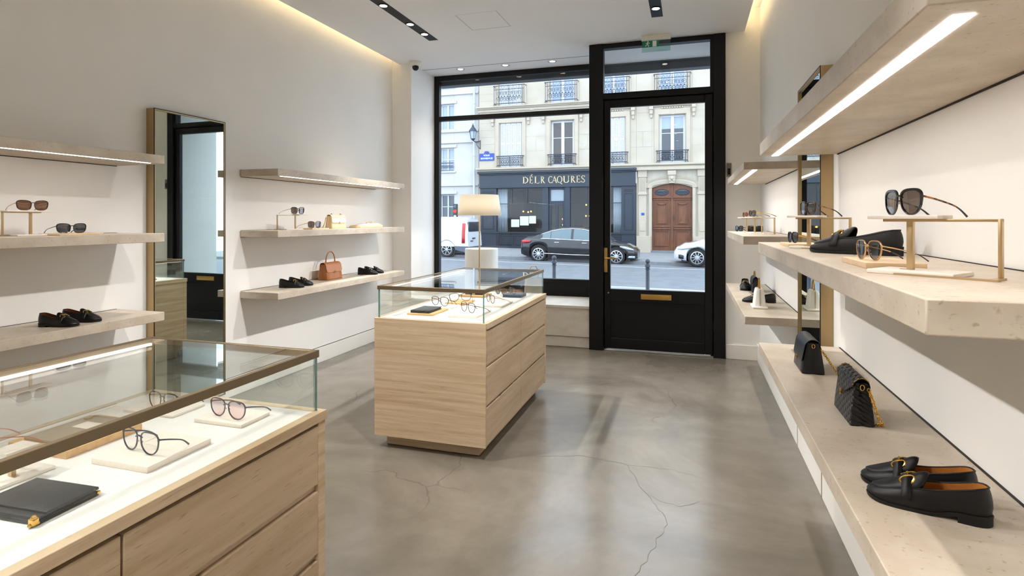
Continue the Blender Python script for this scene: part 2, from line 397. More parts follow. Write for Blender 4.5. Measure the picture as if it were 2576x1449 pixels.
# walls; the left one runs up behind the light cove
wl = struct(MB().box(-3.75, YB, 0, XL, 6.385, 3.66).build('wall_left', 'wall', smooth=False))
wr = MB().box(XR, YB, 0, .85, YD, 3.66); wr = struct(wr.build('wall_right', 'wall', smooth=False))
struct(MB().box(-3.75, YB-.15, 0, .85, YB, 3.66).build('wall_back', 'wall', smooth=False))
wf = MB().box(-3.75, 6.385, 0, -3.318, 7.16, 3.66).box(.351, YD, 0, .85, 7.16, 3.66)       # left pier, right return
wf.box(-3.318, 7.05, 3.386, .351, 7.16, 3.66).box(-1.06, YD, 3.372, .351, 6.42, 3.66)
struct(wf.build('wall_front', 'wall', smooth=False))
# ceiling raft, open along both sides to a cove with its lid above
ce = MB().box(-3.47, YB, ZC, .535, 6.385, ZC+.03).box(-3.318, 6.385, ZC, .351, 7.2, ZC+.03).box(-3.47, 6.3, ZC, -3.318, 6.39, ZC+.03)
ce.box(-3.47, YB, ZC+.03, -3.455, 6.385, ZC+.085).box(.52, YB, ZC+.03, .535, YD, ZC+.085)
ce.box(-3.75, YB, 3.62, .85, 7.2, 3.70).box(-3.19, YB, ZC+.03, -3.16, 6.385, 3.62).box(.25, YB, ZC+.03, .28, YD, 3.62)
ce = struct(ce.build('ceiling', 'ceiling', smooth=False))
se = MB().box(-3.318, 6.70, ZC-.0015, -1.07, 6.708, ZC+.001)
o = se.build('ceiling_joint', 'shadowgap', ce, smooth=False); o['kind'] = 'structure'
hm = MB()
for a, b in (((-2.131, 4.99), (-2.122, 5.437)), ((-2.122, 5.437), (-1.717, 5.43)), ((-1.717, 5.43), (-1.723, 4.99)), ((-1.723, 4.99), (-2.131, 4.99))):
    hm.box(min(a[0], b[0])-.0012, min(a[1], b[1])-.0012, ZC-.0008, max(a[0], b[0])+.0012, max(a[1], b[1])+.0012, ZC+.001)
M['hatchline'] = mat('hatch line', '#c4c4c3', .8)
o = hm.build('access_hatch', 'hatchline', ce, smooth=False); o['kind'] = 'structure'
for x0, x1, nm in ((-3.44, -3.41, 'cove_light'), (.475, .505, 'cove_light')):
    q = MB().box(x0, YB+.1, ZC+.032, x1, 6.28, ZC+.045).build(nm, 'cove', ce, smooth=False); q['kind'] = 'structure'
# skirting
struct(MB().box(XL, YB, 0, XL+.014, 6.385, .15).build('baseboard_left', 'base', bevel=.003))
struct(MB().box(XR-.03, YB, 0, XR, YD, .17).build('baseboard_right', 'base', bevel=.003))
struct(MB().box(.351, YD-.014, 0, XR-.03, YD, .15).box(-3.583, 6.372, 0, -3.318, 6.385, .15).build('baseboard_front', 'base', bevel=.003))
struct(MB().box(XL, YB, .15, XL+.003, 6.385, .155).build('trim_1', 'shadowgap', smooth=False))
# brass joint strips in the right-hand skirting
struct(MB().box(XR-.032, 3.995, 0, XR-.029, 4.005, .17).box(XR-.032, 3.295, 0, XR-.029, 3.308, .17).build('trim_2', 'brass2', smooth=False))

# ------------------------------------------------------------------ shop window and its return pane
wn = struct(bpy.data.objects.new('window_1', None)); COL.objects.link(wn); wn.location = (-2.2, YW, 0)
def W(mb, name, m, **k):
    mb.v = [(a + 2.2, b - YW, c) for a, b, c in mb.v]
    o = mb.build(name, m, wn, **k); o['kind'] = 'structure'; return o
f = MB().box(-3.318, 7.05, .66, -3.247, 7.13, 3.384)            # left jamb
f.box(-3.318, 7.05, 3.315, -1.05, 7.13, 3.384)                   # head
f.box(-3.318, 7.05, 2.775, -1.05, 7.13, 2.835)                   # transom
f.box(-3.318, 7.05, .64, -1.05, 7.13, .69)                       # sill rail
f.box(-1.20, 7.04, 0, -1.05, 7.14, 3.384)                        # corner post
W(f, 'window_frame', 'black', bevel=.006)
W(MB().box(-3.318, 7.06, 0, -1.05, 7.13, .655), 'sill_panel', 'black2', bevel=.004)
W(MB().box(-3.25, 7.085, 2.83, -1.19, 7.095, 3.32), 'transom_pane', 'winglass', smooth=False)
W(MB().box(-3.25, 7.085, .68, -1.19, 7.095, 2.78), 'window_pane', 'winglass', smooth=False)
W(MB().box(-1.075, 6.42, .68, -1.066, 7.05, 3.37), 'return_pane', 'winglass', smooth=False)
W(MB().box(-1.085, 6.42, 0, -1.055, 7.05, .69), 'return_panel', 'black2', smooth=False)

# ------------------------------------------------------------------ entrance door
dr = struct(bpy.data.objects.new('door_1', None)); COL.objects.link(dr); dr.location = (-.35, YD, 0)
def D(mb, name, m, parent=None, **k):
    mb.v = [(a + .35, b - YD, c) for a, b, c in mb.v]
    o = mb.build(name, m, parent or dr, **k); o['kind'] = 'structure'; return o
f = MB().box(-1.071, 6.28, 0, -.915, 6.40, ZC-.002).box(.235, 6.28, 0, .351, 6.40, ZC-.002).box(-.92, 6.29, 3.33, .24, 6.39, ZC-.002)
f.box(-.92, 6.29, 2.77, .24, 6.39, 2.838).box(.2, 6.295, 2.8, .24, 6.385, 3.35)
f.box(-.93, 6.372, 0, -.885, 6.398, 2.8).box(.205, 6.372, 0, .25, 6.398, 2.8).box(-.93, 6.372, 2.73, .25, 6.398, 2.8)
D(f, 'door_frame', 'black', bevel=.005)
D(MB().box(-.915, 6.335, 2.83, .205, 6.345, 3.335), 'transom_pane', 'winglass', smooth=False)
lf = cells(MB(), -.908, .228, .022, 2.762, [(-.842, .148, .678, 2.681), (-.842, .148, .14, .545)], 6.315, 6.37)
leaf = D(lf, 'door_leaf', 'black', bevel=.004)
D(MB().box(-.85, 6.335, .13, .155, 6.36, .55), 'kick_panel', 'black2', leaf)
D(MB().box(-.85, 6.337, .67, .156, 6.347, 2.69), 'door_pane', 'winglass', leaf, smooth=False)
s_ = MB().box(-.511, 6.305, .578, -.191, 6.316, .636, bev=.003); s_.box(-.488, 6.2995, .592, -.214, 6.306, .622, bev=.002)
D(s_, 'mail_slot', 'brass', leaf)
hp = MB().box(-.912, 6.303, .862, -.872, 6.316, 1.132, bev=.006).disc((-.89, 6.30, .895), .008, 'y', .006, 10)
hp = D(hp, 'handle_plate', 'brass', leaf)
hm = MB().tube([(-.89, 6.305, 1.02), (-.89, 6.262, 1.02), (-.88, 6.252, 1.02), (-.83, 6.250, 1.022), (-.76, 6.252, 1.02)], [.011, .011, .0105, .0095, .008], 10)
D(hm, 'door_handle', 'brass', leaf)
D(MB().disc((-.862, 6.312, .636), .008, 'y', .006, 10), 'peg', 'steel', leaf)
D(MB().disc((.236, 6.292, 2.46), .009, 'z', .09, 8), 'hinge', 'black', leaf); D(MB().disc((.236, 6.292, .32), .009, 'z', .09, 8), 'hinge', 'black', leaf)
D(MB().box(-.91, 6.30, 0, .232, 6.39, .014), 'threshold', 'steel', bevel=.003)
# roller-shutter casing over the shop front, outside
M['casing'] = mat('grey shutter casing', '#565b61', .55, metal=.3)
tg = MB().box(-3.318, 7.17, 3.275, .34, 7.32, 3.40).box(-3.318, 7.15, 3.37, .34, 7.17, 3.40).build('roller_shutter_casing', 'casing', bevel=.005)
tag(tg, 'grey roller shutter casing above the shop window and door outside', 'shutter')
# ------------------------------------------------------------------ shelves
def shelf(name, label, group, x_wall, x_front, y0, y1, z0, z1, led=None, m='shelf', kids=True):
    """slab fixed to a side wall, with the dark joint line at the wall and, on top shelves, a light strip let into its underside"""
    sgn = 1 if x_front > x_wall else -1
    c = ((x_wall+x_front)/2, (y0+y1)/2, z0)
    t = thing(name, label, 'shelf', c, 0, group)
    def L(mb): mb.v = [(a-c[0], b-c[1], d-c[2]) for a, b, d in mb.v]; return mb
    xw = x_wall + sgn*.004
    L(MB().box(xw, y0, z0, x_front, y1, z1)).build('slab', m, t, bevel=.0025)
    j = MB().box(x_wall, y0+.01, z0-.004, xw+sgn*.002, y1-.01, z0+.003).box(x_wall, y0+.01, z1-.003, xw+sgn*.002, y1-.01, z1+.002)
    L(j).build('wall_joint', 'shadowgap', t, smooth=False)
    if led:
        a, b, ya, yb = led
        L(MB().box(a, ya, z0-.0015, b, yb, z0+.002)).build('light_strip', 'led', t, smooth=False)
    return t
gL = 'stone shelves on the left wall'; gR = 'stone shelves on the right wall'
shelf('wall_shelf', 'topmost lit stone shelf left of the tall wall mirror', gL, XL, -3.185, .55, 2.785, 1.798, 1.852, (-3.214, -3.198, .6, 2.70))
shelf('wall_shelf', 'middle stone shelf left of the mirror carrying two pairs of sunglasses', gL, XL, -3.185, .55, 2.785, 1.305, 1.360)
shelf('wall_shelf', 'lowest stone shelf left of the mirror carrying loafers with brown lining', gL, XL, -3.185, .55, 2.785, .807, .861)
shelf('wall_shelf', 'topmost lit stone shelf between the mirror and the shop window', gL, XL, -3.20, 3.845, 5.99, 1.804, 1.862, (-3.229, -3.213, 3.9, 5.9))
shelf('wall_shelf', 'middle stone shelf carrying the cream quilted bag near the shop window', gL, XL, -3.20, 3.845, 5.99, 1.300, 1.355)
shelf('wall_shelf', 'lowest stone shelf carrying the tan handbag near the shop window', gL, XL, -3.20, 3.845, 5.99, .790, .846)
shelf('wall_shelf', 'nearest overhead stone shelf with a bright light strip on the right', gR, XR, .334, .985, 3.10, 1.765, 1.828, (.388, .418, 1.045, 3.09), 'shelf2')
shelf('wall_shelf', 'nearest middle stone shelf with large brass sunglasses stand on the right', gR, XR, .316, .936, 3.0, 1.286, 1.338, None, 'shelf2')
shelf('wall_shelf', 'nearest lowest stone shelf with two black handbags on the right', gR, XR, .326, .45, 3.066, .788, .8365, None, 'shelf2')
shelf('wall_shelf', 'short lit top shelf beside the entrance door', gR, XR, .343, 4.095, 5.86, 1.781, 1.831, (.40, .43, 4.14, 5.8), 'shelf2')
shelf('wall_shelf', 'middle shelf beside the entrance door holding tiny sunglasses on a stand', gR, XR, .337, 4.07, 5.78, 1.280, 1.3355, None, 'shelf2')
shelf('wall_shelf', 'lowest shelf beside the entrance door holding the white bag', gR, XR, .332, 3.90, 5.88, .779, .8295, None, 'shelf2')

# ------------------------------------------------------------------ mirrors
def mirror(label, xw, sgn, y0, y1, z0, z1, d, yaw=0):
    t = thing('wall_mirror', label, 'mirror', (xw, (y0+y1)/2, z0), 0, 'tall framed wall mirrors')
    w = (y1-y0)/2; h = z1-z0; x1 = sgn*d
    f = MB().box(0, -w, 0, x1, -w+.012, h).box(0, w-.012, 0, x1, w, h).box(0, -w, h-.012, x1, w, h).box(0, -w, 0, x1, w, .012)
    f.build('frame', 'bronze2', t, bevel=.001)
    p = MB().box(sgn*.01, -w+.0125, .012, x1-sgn*.010, w-.0125, h-.012).build('mirror_pane', 'mirror', t, smooth=False); p.rotation_euler = (0, 0, R(yaw))
    g = MB()
    for a, b, c_, e in ((-w-.0005, .0, -w+.005, h), (w-.005, 0, w+.0005, h), (-w, h-.005, w, h+.0005)):
        g.box(x1-sgn*.003, a, b, x1+sgn*.0006, c_, e)
    g.build('edge_trim', 'black', t, smooth=False)
mirror('tall bronze-framed mirror hung on the left wall behind the glass counter', XL, 1, 2.99, 3.618, .06, 2.215, .07, -1.0)
mirror('narrow bronze-framed mirror on the right wall between two shelf groups', XR, -1, 3.188, 3.807, .25, 2.222, .06)

# ------------------------------------------------------------------ glass-topped counters
def counter(label, x0, x1, y0, y1, zb, zs, zt, zg, cols, rows, led_side, plinth=True, slab_over=.012):
    """stone drawer cabinet facing +x with a bronze-railed glass case on top"""
    c = ((x0+x1)/2, (y0+y1)/2, 0)
    t = thing('display_counter', label, 'display counter', c, 0, 'glass topped display counters')
    def L(mb): mb.v = [(a-c[0], b-c[1], d) for a, b, d in mb.v]; return mb
    L(MB().box(x0+.05, y0+.07, 0.004, x1-.07, y1-.07, zb+.01)).build('plinth', 'trav', t, bevel=.002)
    L(MB().box(x0+.015, y0+.013, zb, x1-.03, y1-.013, zs)).build('carcass', 'shadowbrown', t, smooth=False)
    L(MB().box(x0, y0, zb, x1-.003, y0+.014, zt-.0005)).build('side_panel', 'trav', t, bevel=.0015)
    L(MB().box(x0, y1-.035, zb, x1, y1, zs+.001)).build('side_panel', 'trav', t, bevel=.0015)
    L(MB().box(x0, y0+.015, zb, x0+.014, y1-.036, zs+.001)).build('back_panel', 'trav', t, bevel=.0015)
    for (a, b) in cols:
        for (p, q) in rows:
            L(MB().box(x1-.032, a, p, x1-.002, b, q)).build('drawer', 'travd', t, bevel=.0015)
    for p, q in rows[:-1]:
        L(MB().box(x1-.028, y0+.014, p-.022, x1-.016, y1-.035, p+.004)).build('finger_rail', 'travd', t, bevel=.001)
    so = slab_over
    s = MB().box(x0-.004, y0+.0145, zs, x0+.028, y1+.004, zt).box(x1-.028, y0+.0145, zs, x1+.004, y1+.004, zt).box(x0+.028, y0+.0145, zs, x1-.028, y0+.03, zt).box(x0+.028, y1-.028, zs, x1-.028, y1+.004, zt)
    L(s).build('countertop', 'trav', t, bevel=.0015)
    L(MB().box(x0+.026, y0+.026, zs, x1-.026, y1-.026, zt-.001)).build('display_bed', 'bed', t, smooth=False)
    a, b, e, f = x0+.018, x1-.018, y0+.018, y1-.018; g = .008; ga = zt-.004; gb = zg-.024
    for k in (MB().pane(a, e, ga, a+g, f, gb, 'x'), MB().pane(b-g, e, ga, b, f, gb, 'x'), MB().pane(a+g, e, ga, b-g, e+g, gb, 'y'), MB().pane(a+g, f-g, ga, b-g, f, gb, 'y')):
        L(k).build('glass_side', ['glass', 'glassedge'], t, smooth=False, fix=False)
    L(MB().pane(a+.004, e+.004, zg-.010, b-.004, f-.004, zg-.002, 'z')).build('glass_top', ['glass', 'glassedge'], t, smooth=False, fix=False)
    o = .005
    r = MB().box(a-o, e-o, zg-.024, a+.012, f+o, zg).box(b-.012, e-o, zg-.024, b+o, f+o, zg).box(a, e-o, zg-.024, b, e+.012, zg).box(a, f-.012, zg-.024, b, f+o, zg)
    L(r).build('top_rail', 'bronze', t, bevel=.0015)
    for sd in led_side:
        k = MB()
        if sd == 'back': k.box(a+.012, e+.02, zg-.026, a+.022, f-.02, zg-.018)
        else: k.box(b-.022, e+.02, zg-.026, b-.012, f-.02, zg-.018)
        L(k).build('light_strip', 'case_led', t, smooth=False)
    return t
M['shadowbrown'] = mat('dark drawer gap', '#4a3a28', .7)
counter('long glass-topped stone counter in the left foreground holding the black wallet', -1.885, -1.145, .22, 1.60, .08, .793, .824, 1.022,
        [(.905, 1.565), (.24, .898)], [(.594, .781), (.371, .570), (.148, .347)], ('back', 'front'))
counter('square stone island counter with glass case in the middle of the floor', -1.915, -1.160, 3.185, 4.655, .08, .788, .824, 1.026,
        [(3.205, 3.925), (3.931, 4.62)], [(.576, .778), (.333, .557), (.09, .315)], ('front', 'back'))

# ------------------------------------------------------------------ ceiling fittings
def spot_lamp(parent, loc, power, col, ang, blend, rad=.03, aim=(0, 0)):
    d = bpy.data.lights.new('spot', 'SPOT'); d.energy = power; d.color = col; d.spot_size = R(ang); d.spot_blend = blend; d.shadow_soft_size = rad
    o = bpy.data.objects.new('lamp', d); COL.objects.link(o); o.location = loc; o.parent = parent
    o.rotation_euler = Vector((math.tan(R(aim[0])), math.tan(R(aim[1])), -1)).to_track_quat('-Z', 'Y').to_euler(); return o
WARM = (1.0, .975, .95)
M['chrome'] = mat('chrome ring', '#cfc6bc', .2, 1)
def slot(label, xc, y0, y1, spots, w=.105):
    t = thing('recessed_light_track', label, 'ceiling light', (xc, (y0+y1)/2, ZC-.0015), 0, 'black recessed light slots in the ceiling'); cyy = (y0+y1)/2
    MB().box(-w/2, y0-cyy, -.0005, w/2, y1-cyy, .0015).build('slot', 'black2', t, smooth=False)
    for y, beams in spots:
        MB().lathe([(.034, -.006), (.046, -.006), (.046, 0), (.034, 0)], 24, (0, y-cyy, 0), cap=False).build('spot_ring', 'black', t)
        MB().disc((0, y-cyy, -.003), .036, 'z', .004, 24).build('spot_lens', 'lens_lit', t)
        for power, ang, ax, ay in beams: spot_lamp(t, (0, y-cyy, -.03), power, WARM, ang, .9, aim=(ax, ay))
wash = lambda s: (SPOT, 46, 12*s, 0)        # steep beam at the shelves below
cross = lambda s, ay=0: (CROSS, 54, 41*s, ay)   # flat beam at the opposite shelves
slot('black ceiling light slot with three spots above the left shelves', -2.647, -2.4, 5.615,
     ((5.39, [wash(-1), cross(1)]), (5.073, [wash(-1)]), (4.558, [(DOWN, 70, 14, 0), cross(1)]), (3.3, [wash(-1), cross(1)]), (2.1, [(DOWN*1.6, 60, 18, 16), cross(1)]), (.8, [wash(-1), cross(1)]), (-.6, [(FILL, 92, 8, 8), cross(1, 20)]), (-1.8, [(FILL, 92, 8, 8)])))  # FILL spots behind the camera are unseen, added to brighten the room
slot('black ceiling light slot with one visible spot near the entrance door', -.300, -2.4, 5.604,
     ((5.364, [wash(1), cross(-1)]), (4.4, [(DOWN, 70, -6, 0), cross(-1)]), (3.2, [wash(1), cross(-1)]), (1.9, [(DOWN*1.6, 60, -16, 18), cross(-1)]), (.6, [wash(1)]), (-.7, [(FILL, 92, -8, 8)]), (-1.9, [(FILL, 92, -8, 8)])))  # here too the FILL spots behind the camera are added fill light
for i, (x, y) in enumerate(((-2.827, 6.80), (-2.217, 6.79), (-1.613, 6.80))):
    t = thing('downlight', ('leftmost', 'middle', 'rightmost')[i] + ' of the three small downlights above the shop window', 'downlight', (x, y, ZC), 0, 'downlights above the shop window')
    MB().lathe([(.034, -.001), (.037, -.004), (.052, -.003), (.054, 0)], 28, cap=False).build('trim_ring', 'chrome', t)
    MB().disc((0, 0, -.001), .035, 'z', .002, 24).build('lens', 'lens_lit2', t)
    spot_lamp(t, (0, 0, -.02), 10, (1, .85, .68), 90, .8)
# security camera
t = thing('security_camera', 'small white dome camera fixed to the ceiling by the window pier', 'camera', (-3.221, 6.309, ZC))
MB().lathe([(.075, 0), (.075, -.018), (.066, -.024), (.066, -.034), (.06, -.052), (.045, -.062), (0, -.066)], 28).build('housing', 'plast', t)
b = MB().ball((.008, -.012, -.075), .040, 12); b.build('eyeball', 'black', t)
MB().disc((.012, -.049, -.083), .014, 'y', .01, 16).build('lens', 'acet_k', t)
# exit sign
t = thing('exit_sign', 'small hanging emergency exit sign above the entrance door', 'sign', (-.342, 6.15, ZC))
MB().box(-.15, -.022, -.052, .15, .022, 0, bev=.004).build('housing', 'plast', t)
pn = MB().box(-.146, -.004, -.175, .146, .004, -.052).build('sign_pane', 'signpane', t, smooth=False)
MB().box(-.140, -.0062, -.125, .03, -.0045, -.058).build('green_field', 'signgreen', pn, smooth=False)
g = MB().box(-.035, -.0075, -.122, .005, -.006, -.062)                                   # doorway
g.ball((-.082, -.0072, -.066), .0065, 6, sc_=(1, .15, 1))                                # runner
for P, r in (([(-.083, -.0072, -.074), (-.088, -.0072, -.095)], .005), ([(-.088, -.0072, -.095), (-.074, -.0072, -.106), (-.078, -.0072, -.121)], .0035), ([(-.088, -.0072, -.095), (-.098, -.0072, -.108), (-.112, -.0072, -.110)], .0035), ([(-.084, -.0072, -.077), (-.07, -.0072, -.086), (-.062, -.0072, -.080)], .0028), ([(-.084, -.0072, -.077), (-.1, -.0072, -.083), (-.102, -.0072, -.094)], .0028)):
    g.tube(P, r, 6, flat=1)
g.build('running_figure', 'white', pn)
# intercom
t = thing('wall_intercom', 'narrow dark intercom plate on the wall right of the door', 'intercom', (.385, YD-.0005, 1.89))
MB().box(-.024, -.016, 0, .024, 0, .14, bev=.003).build('plate', 'grey', t)
MB().box(-.013, -.019, .02, .013, -.015, .085, bev=.001).build('screen', 'black2', t)

# ------------------------------------------------------------------ window platform and what stands on it
t = thing('window_platform', 'low pale stone platform under the shop window', 'platform', (-2.18, 6.69, 0))
x0, x1 = -3.317+2.18, -1.085+2.18
MB().box(x0, -.355, .002, x1+.015, .36, .118).build('plinth', 'platform', t, bevel=.003)
MB().box(x0, -.37, .125, x1+.03, .365, .445).build('body', 'platform', t, bevel=.002)
MB().box(x0, -.34, .11, x1+.01, .36, .13).build('recess', 'shadowgap', t, smooth=False)
MB().box(x0, -.385, .445, x1+.03, .365, .475).build('slab', 'platform', t, bevel=.003)
ZP = .475
t = thing('table_lamp', 'tall brass table lamp with ivory drum shade by the window', 'lamp', (-2.475, 6.56, ZP))
MB().lathe([(.10, 0), (.10, .008), (.02, .014), (.009, .02)], 32).build('base', 'brass2', t)
MB().lathe([(.0095, .012), (.0095, 1.27), (.004, 1.285), (0, 1.287)], 16).build('pole', 'brass2', t)
MB().lathe([(.267, 1.02), (.231, 1.27)], 64, cap=False).build('lamp_shade', 'shade', t, solid=.003)
r = MB()
for k in range(3):
    a = 2*PI*k/3; r.tube([(0, 0, 1.25), (.231*math.cos(a), .231*math.sin(a), 1.25)], .002, 6)
r.build('shade_spider', 'brass2', t)
MB().ball((0, 0, 1.16), .028, 8).build('bulb', 'plast', t)
d = bpy.data.lights.new('bulb_light', 'POINT'); d.energy = 3.2; d.color = (1, .96, .91); d.shadow_soft_size = .04
o = bpy.data.objects.new('lamp', d); COL.objects.link(o); o.location = (0, 0, 1.11); o.parent = t
t = thing('display_drum', 'white open-topped drum standing behind the brass lamp pole', 'container', (-2.555, 6.845, ZP))
MB().lathe([(.0, .006), (.205, .0), (.212, .006), (.212, .595), (.206, .60), (.203, .595), (.203, .02), (0, .02)], 64).build('drum', 'white', t)
t = thing('handbag', 'pale bag with thin gold handles half hidden behind the island counter', 'handbag', (-1.85, 6.80, ZP), 20)
b = MB(); b.grid([[(x*s_, y*s2, z) for x, y in ((-.11, -.05), (.11, -.05), (.11, .05), (-.11, .05))] for z, s_, s2 in ((0, 1, 1), (.1, 1.02, .9), (.25, .92, .5))], cv=True)
b.add([(-.11, -.05, 0), (.11, -.05, 0), (.11, .05, 0), (-.11, .05, 0)], [(0, 1, 2, 3)]); b.build('body', 'cream', t, bevel=.006)
for sy in (-1, 1):
    MB().tube([(-.05, sy*.02, .23), (-.058, sy*.018, .30), (-.045, sy*.015, .36), (-.022, sy*.014, .395), (.022, sy*.014, .395), (.045, sy*.015, .36), (.058, sy*.018, .30), (.05, sy*.02, .23)], .0045, 8).build('handle', 'brass', t)
# ------------------------------------------------------------------ eyewear
def outline(a, b, kind, n=40):
    """lens outline, outer side towards +x"""
    P = []
    for k in range(n):
        t = 2*PI*k/n; c, s = math.cos(t), math.sin(t)
        e = {'round': 2.15, 'square': 3.0, 'cat': 2.5, 'panto': 3.0 if s > 0 else 2.35}[kind]
        x = a*math.copysign(abs(c)**(2/e), c); z = b*math.copysign(abs(s)**(2/e), s)
        if kind in ('square', 'panto', 'cat'): x *= 1 + {'panto': .14, 'square': .12, 'cat': .13}[kind]*z/b
        if kind == 'panto' and z < 0: x *= 1 - .10*(z/b)**2
        if kind == 'cat': z += .16*b*(x/a) * (1 if z > 0 else .35)
        if kind == 'square': z += .06*b*(x/a)
        P.append((x, z))
    return P
def glasses(label, cat, loc, rz, W=.125, h=.36, kind='panto', rim=.0022, depth=.0035, frame='acet_k', lens='lens_c', temple=None, tip=None, wrap=8, TL=None, group=None, thick_top=1.0, pads=True, tilt=0, name=None, tz=0.0):
    """open pair resting on lens bottoms and temple tips; faces -y, temples run to +y"""
    t = thing(name or ('sunglasses' if cat == 'sunglasses' else 'eyeglasses'), label, cat, loc, rz, group)
    lw, lh = W*.415, W*h; a, b = lw/2, lh/2; xc = W*.063 + a; zc = b + rim; tw = math.tan(R(wrap)); TL = TL or W*.98
    def place(p, y, s): return (s*(xc + p[0]), y + (xc + p[0])*tw*.55, zc + p[1])
    O = outline(a, b, kind); fr = MB()
    for s in (-1, 1):
        rows = []
        for (x, z) in O:
            l = math.hypot(x/a, z/b); k = rim * (1 + (thick_top-1)*max(0, z/b) + (thick_top-1)*.5*max(0, x/a))
            ox, oz = x + k*(x/a)/l, z + k*(z/b)/l; d = depth
            ix, iz = x - .0006*(x/a)/l, z - .0006*(z/b)/l
            mx, mz = (ox+ix)/2, (oz+iz)/2
            rows.append([place(q, y, s) for q, y in (((ix, iz), 0), ((mx, mz), -.0006), ((ox, oz), .0004), ((ox, oz), d-.0004), ((mx, mz), d), ((ix, iz), d-.0003))])
        fr.grid(rows, True, True)
    bz = zc + b*.42; bx = W*.063 + a*.12
    fr.tube([(-bx, bx*tw*.5+.001, bz), (-bx*.5, .0005, bz + b*.14), (0, 0, bz + b*.2), (bx*.5, .0005, bz + b*.14), (bx, bx*tw*.5+.001, bz)], max(.0014, rim*.62 + .0003), 8)
    xe = xc + a*1.02; ye = xe*tw*.55 + depth*.5; ze = zc + b*.5
    for s in (-1, 1):
        fr.box(s*(xe - .002), ye - depth*.5, ze - max(.002, rim*1.1), s*(W/2 + .001), ye + depth*.9, ze + max(.0022, rim*1.2), bev=.0006, seg=1)
    fr.build('frame', frame, t)
    for s in (-1, 1):
        l = MB(); fpts = [place(p, depth*.42, s) for p in O]; bpts = [place(p, depth*.42 + .0012, s) for p in O]; n = len(O)
        # slightly domed front
        cpt = place((0, 0), depth*.42 - .0014*(W/.125), s); l.add(fpts + [cpt], [(i, (i+1) % n, n) for i in range(n)])
        l.build('lens', lens, t)
    for s in (-1, 1):
        hx = s*(W/2 - .001); y0 = ye + depth*.6
        q0 = max(.0016, rim*.6) + tz; zt_ = lambda f: q0 + (ze - q0)*f
        L = [(hx, y0, ze), (hx*1.0, y0 + TL*.25, zt_(.86)), (hx*.99, y0 + TL*.52, zt_(.67)), (hx*.97, y0 + TL*.70, zt_(.52))]
        e = [(hx*.95, y0 + TL*.82, zt_(.36)), (hx*.93, y0 + TL*.91, zt_(.19)), (hx*.91, y0 + TL, q0)]
        # resample smoothly
        pts = L + e; C = []
        for i in range(len(pts)-1):
            p0, p1, p2, p3 = (Vector(pts[max(0, i-1)]), Vector(pts[i]), Vector(pts[i+1]), Vector(pts[min(len(pts)-1, i+2)]))
            for k in range(4):
                u = k/4; C.append(.5*((2*p1) + (p2-p0)*u + (2*p0-5*p1+4*p2-p3)*u*u + (3*p1-p0-3*p2+p3)*u**3))
        C.append(Vector(pts[-1])); m = len(C)
        r0 = max(.0015, rim*.8); cut = int(m*.55)
        q = MB().tube(C[:cut+1], [r0*(1.0 - .25*i/cut) for i in range(cut+1)], 8, flat=.62)
        tp = q.build('temple', temple or frame, t)
        k = m - cut
        MB().tube(C[cut:], [r0*(.75 + .45*i/k) for i in range(k)], 8, flat=.7).build('temple_tip', tip or temple or frame, tp)
    if pads:
        for s in (-1, 1):
            MB().ball((s*W*.052, depth + .003, zc - b*.05), .0026, 6, sc_=(.45, .6, 1.2)).build('nose_pad', 'chrome', t)
    return t
# ------------------------------------------------------------------ stands and blocks
def riser(label, loc, rz, Lp=.145, H=.11, plate=.075, group='brass riser stands', bw=.062, left=.075):
    """flat brass loop on a pale base with a small cantilevered tray; runs along +x from the thick post"""
    t = thing('riser_stand', label, 'display stand', loc, rz, group)
    MB().box(-left, -bw/2, 0, Lp*.62, bw/2, .0085, bev=.002).build('base', 'linen2', t)
    MB().box(-.018, -.0055, .0085, .0, .0055, .0095).box(-.01, -bw/2-.002, 0, Lp+.012, -bw/2+.009, .0038).box(Lp-.005, -bw/2, 0, Lp+.007, .006, .0038).build('base_strip', 'brass2', t)
    MB().box(-.006, -.0055, .0085, .006, .0055, H-.005, bev=.0012).build('post', 'brass2', t)
    MB().box(Lp-.003, -.006, .0036, Lp+.003, .006, H, bev=.001).build('post', 'brass2', t)
    MB().box(-.05, -.0055, H-.006, Lp+.003, .0055, H-.0005, bev=.001).build('top_bar', 'brass2', t)
    MB().box(-left-.005, -.036, H-.0005, plate-.0, .036, H+.0075, bev=.0015).build('tray', 'linen2', t)
    return t
def block(label, corners, h, m='linen', rz=0, name='display_block', group='display blocks', bev=.0015):
    x0, y0, x1, y1, z = corners; c = ((x0+x1)/2, (y0+y1)/2, z)
    t = MB().box((x0-x1)/2, (y0-y1)/2, 0, (x1-x0)/2, (y1-y0)/2, h, bev=bev).build(name, m)
    return tag(t, label, 'display block', group, c, rz)

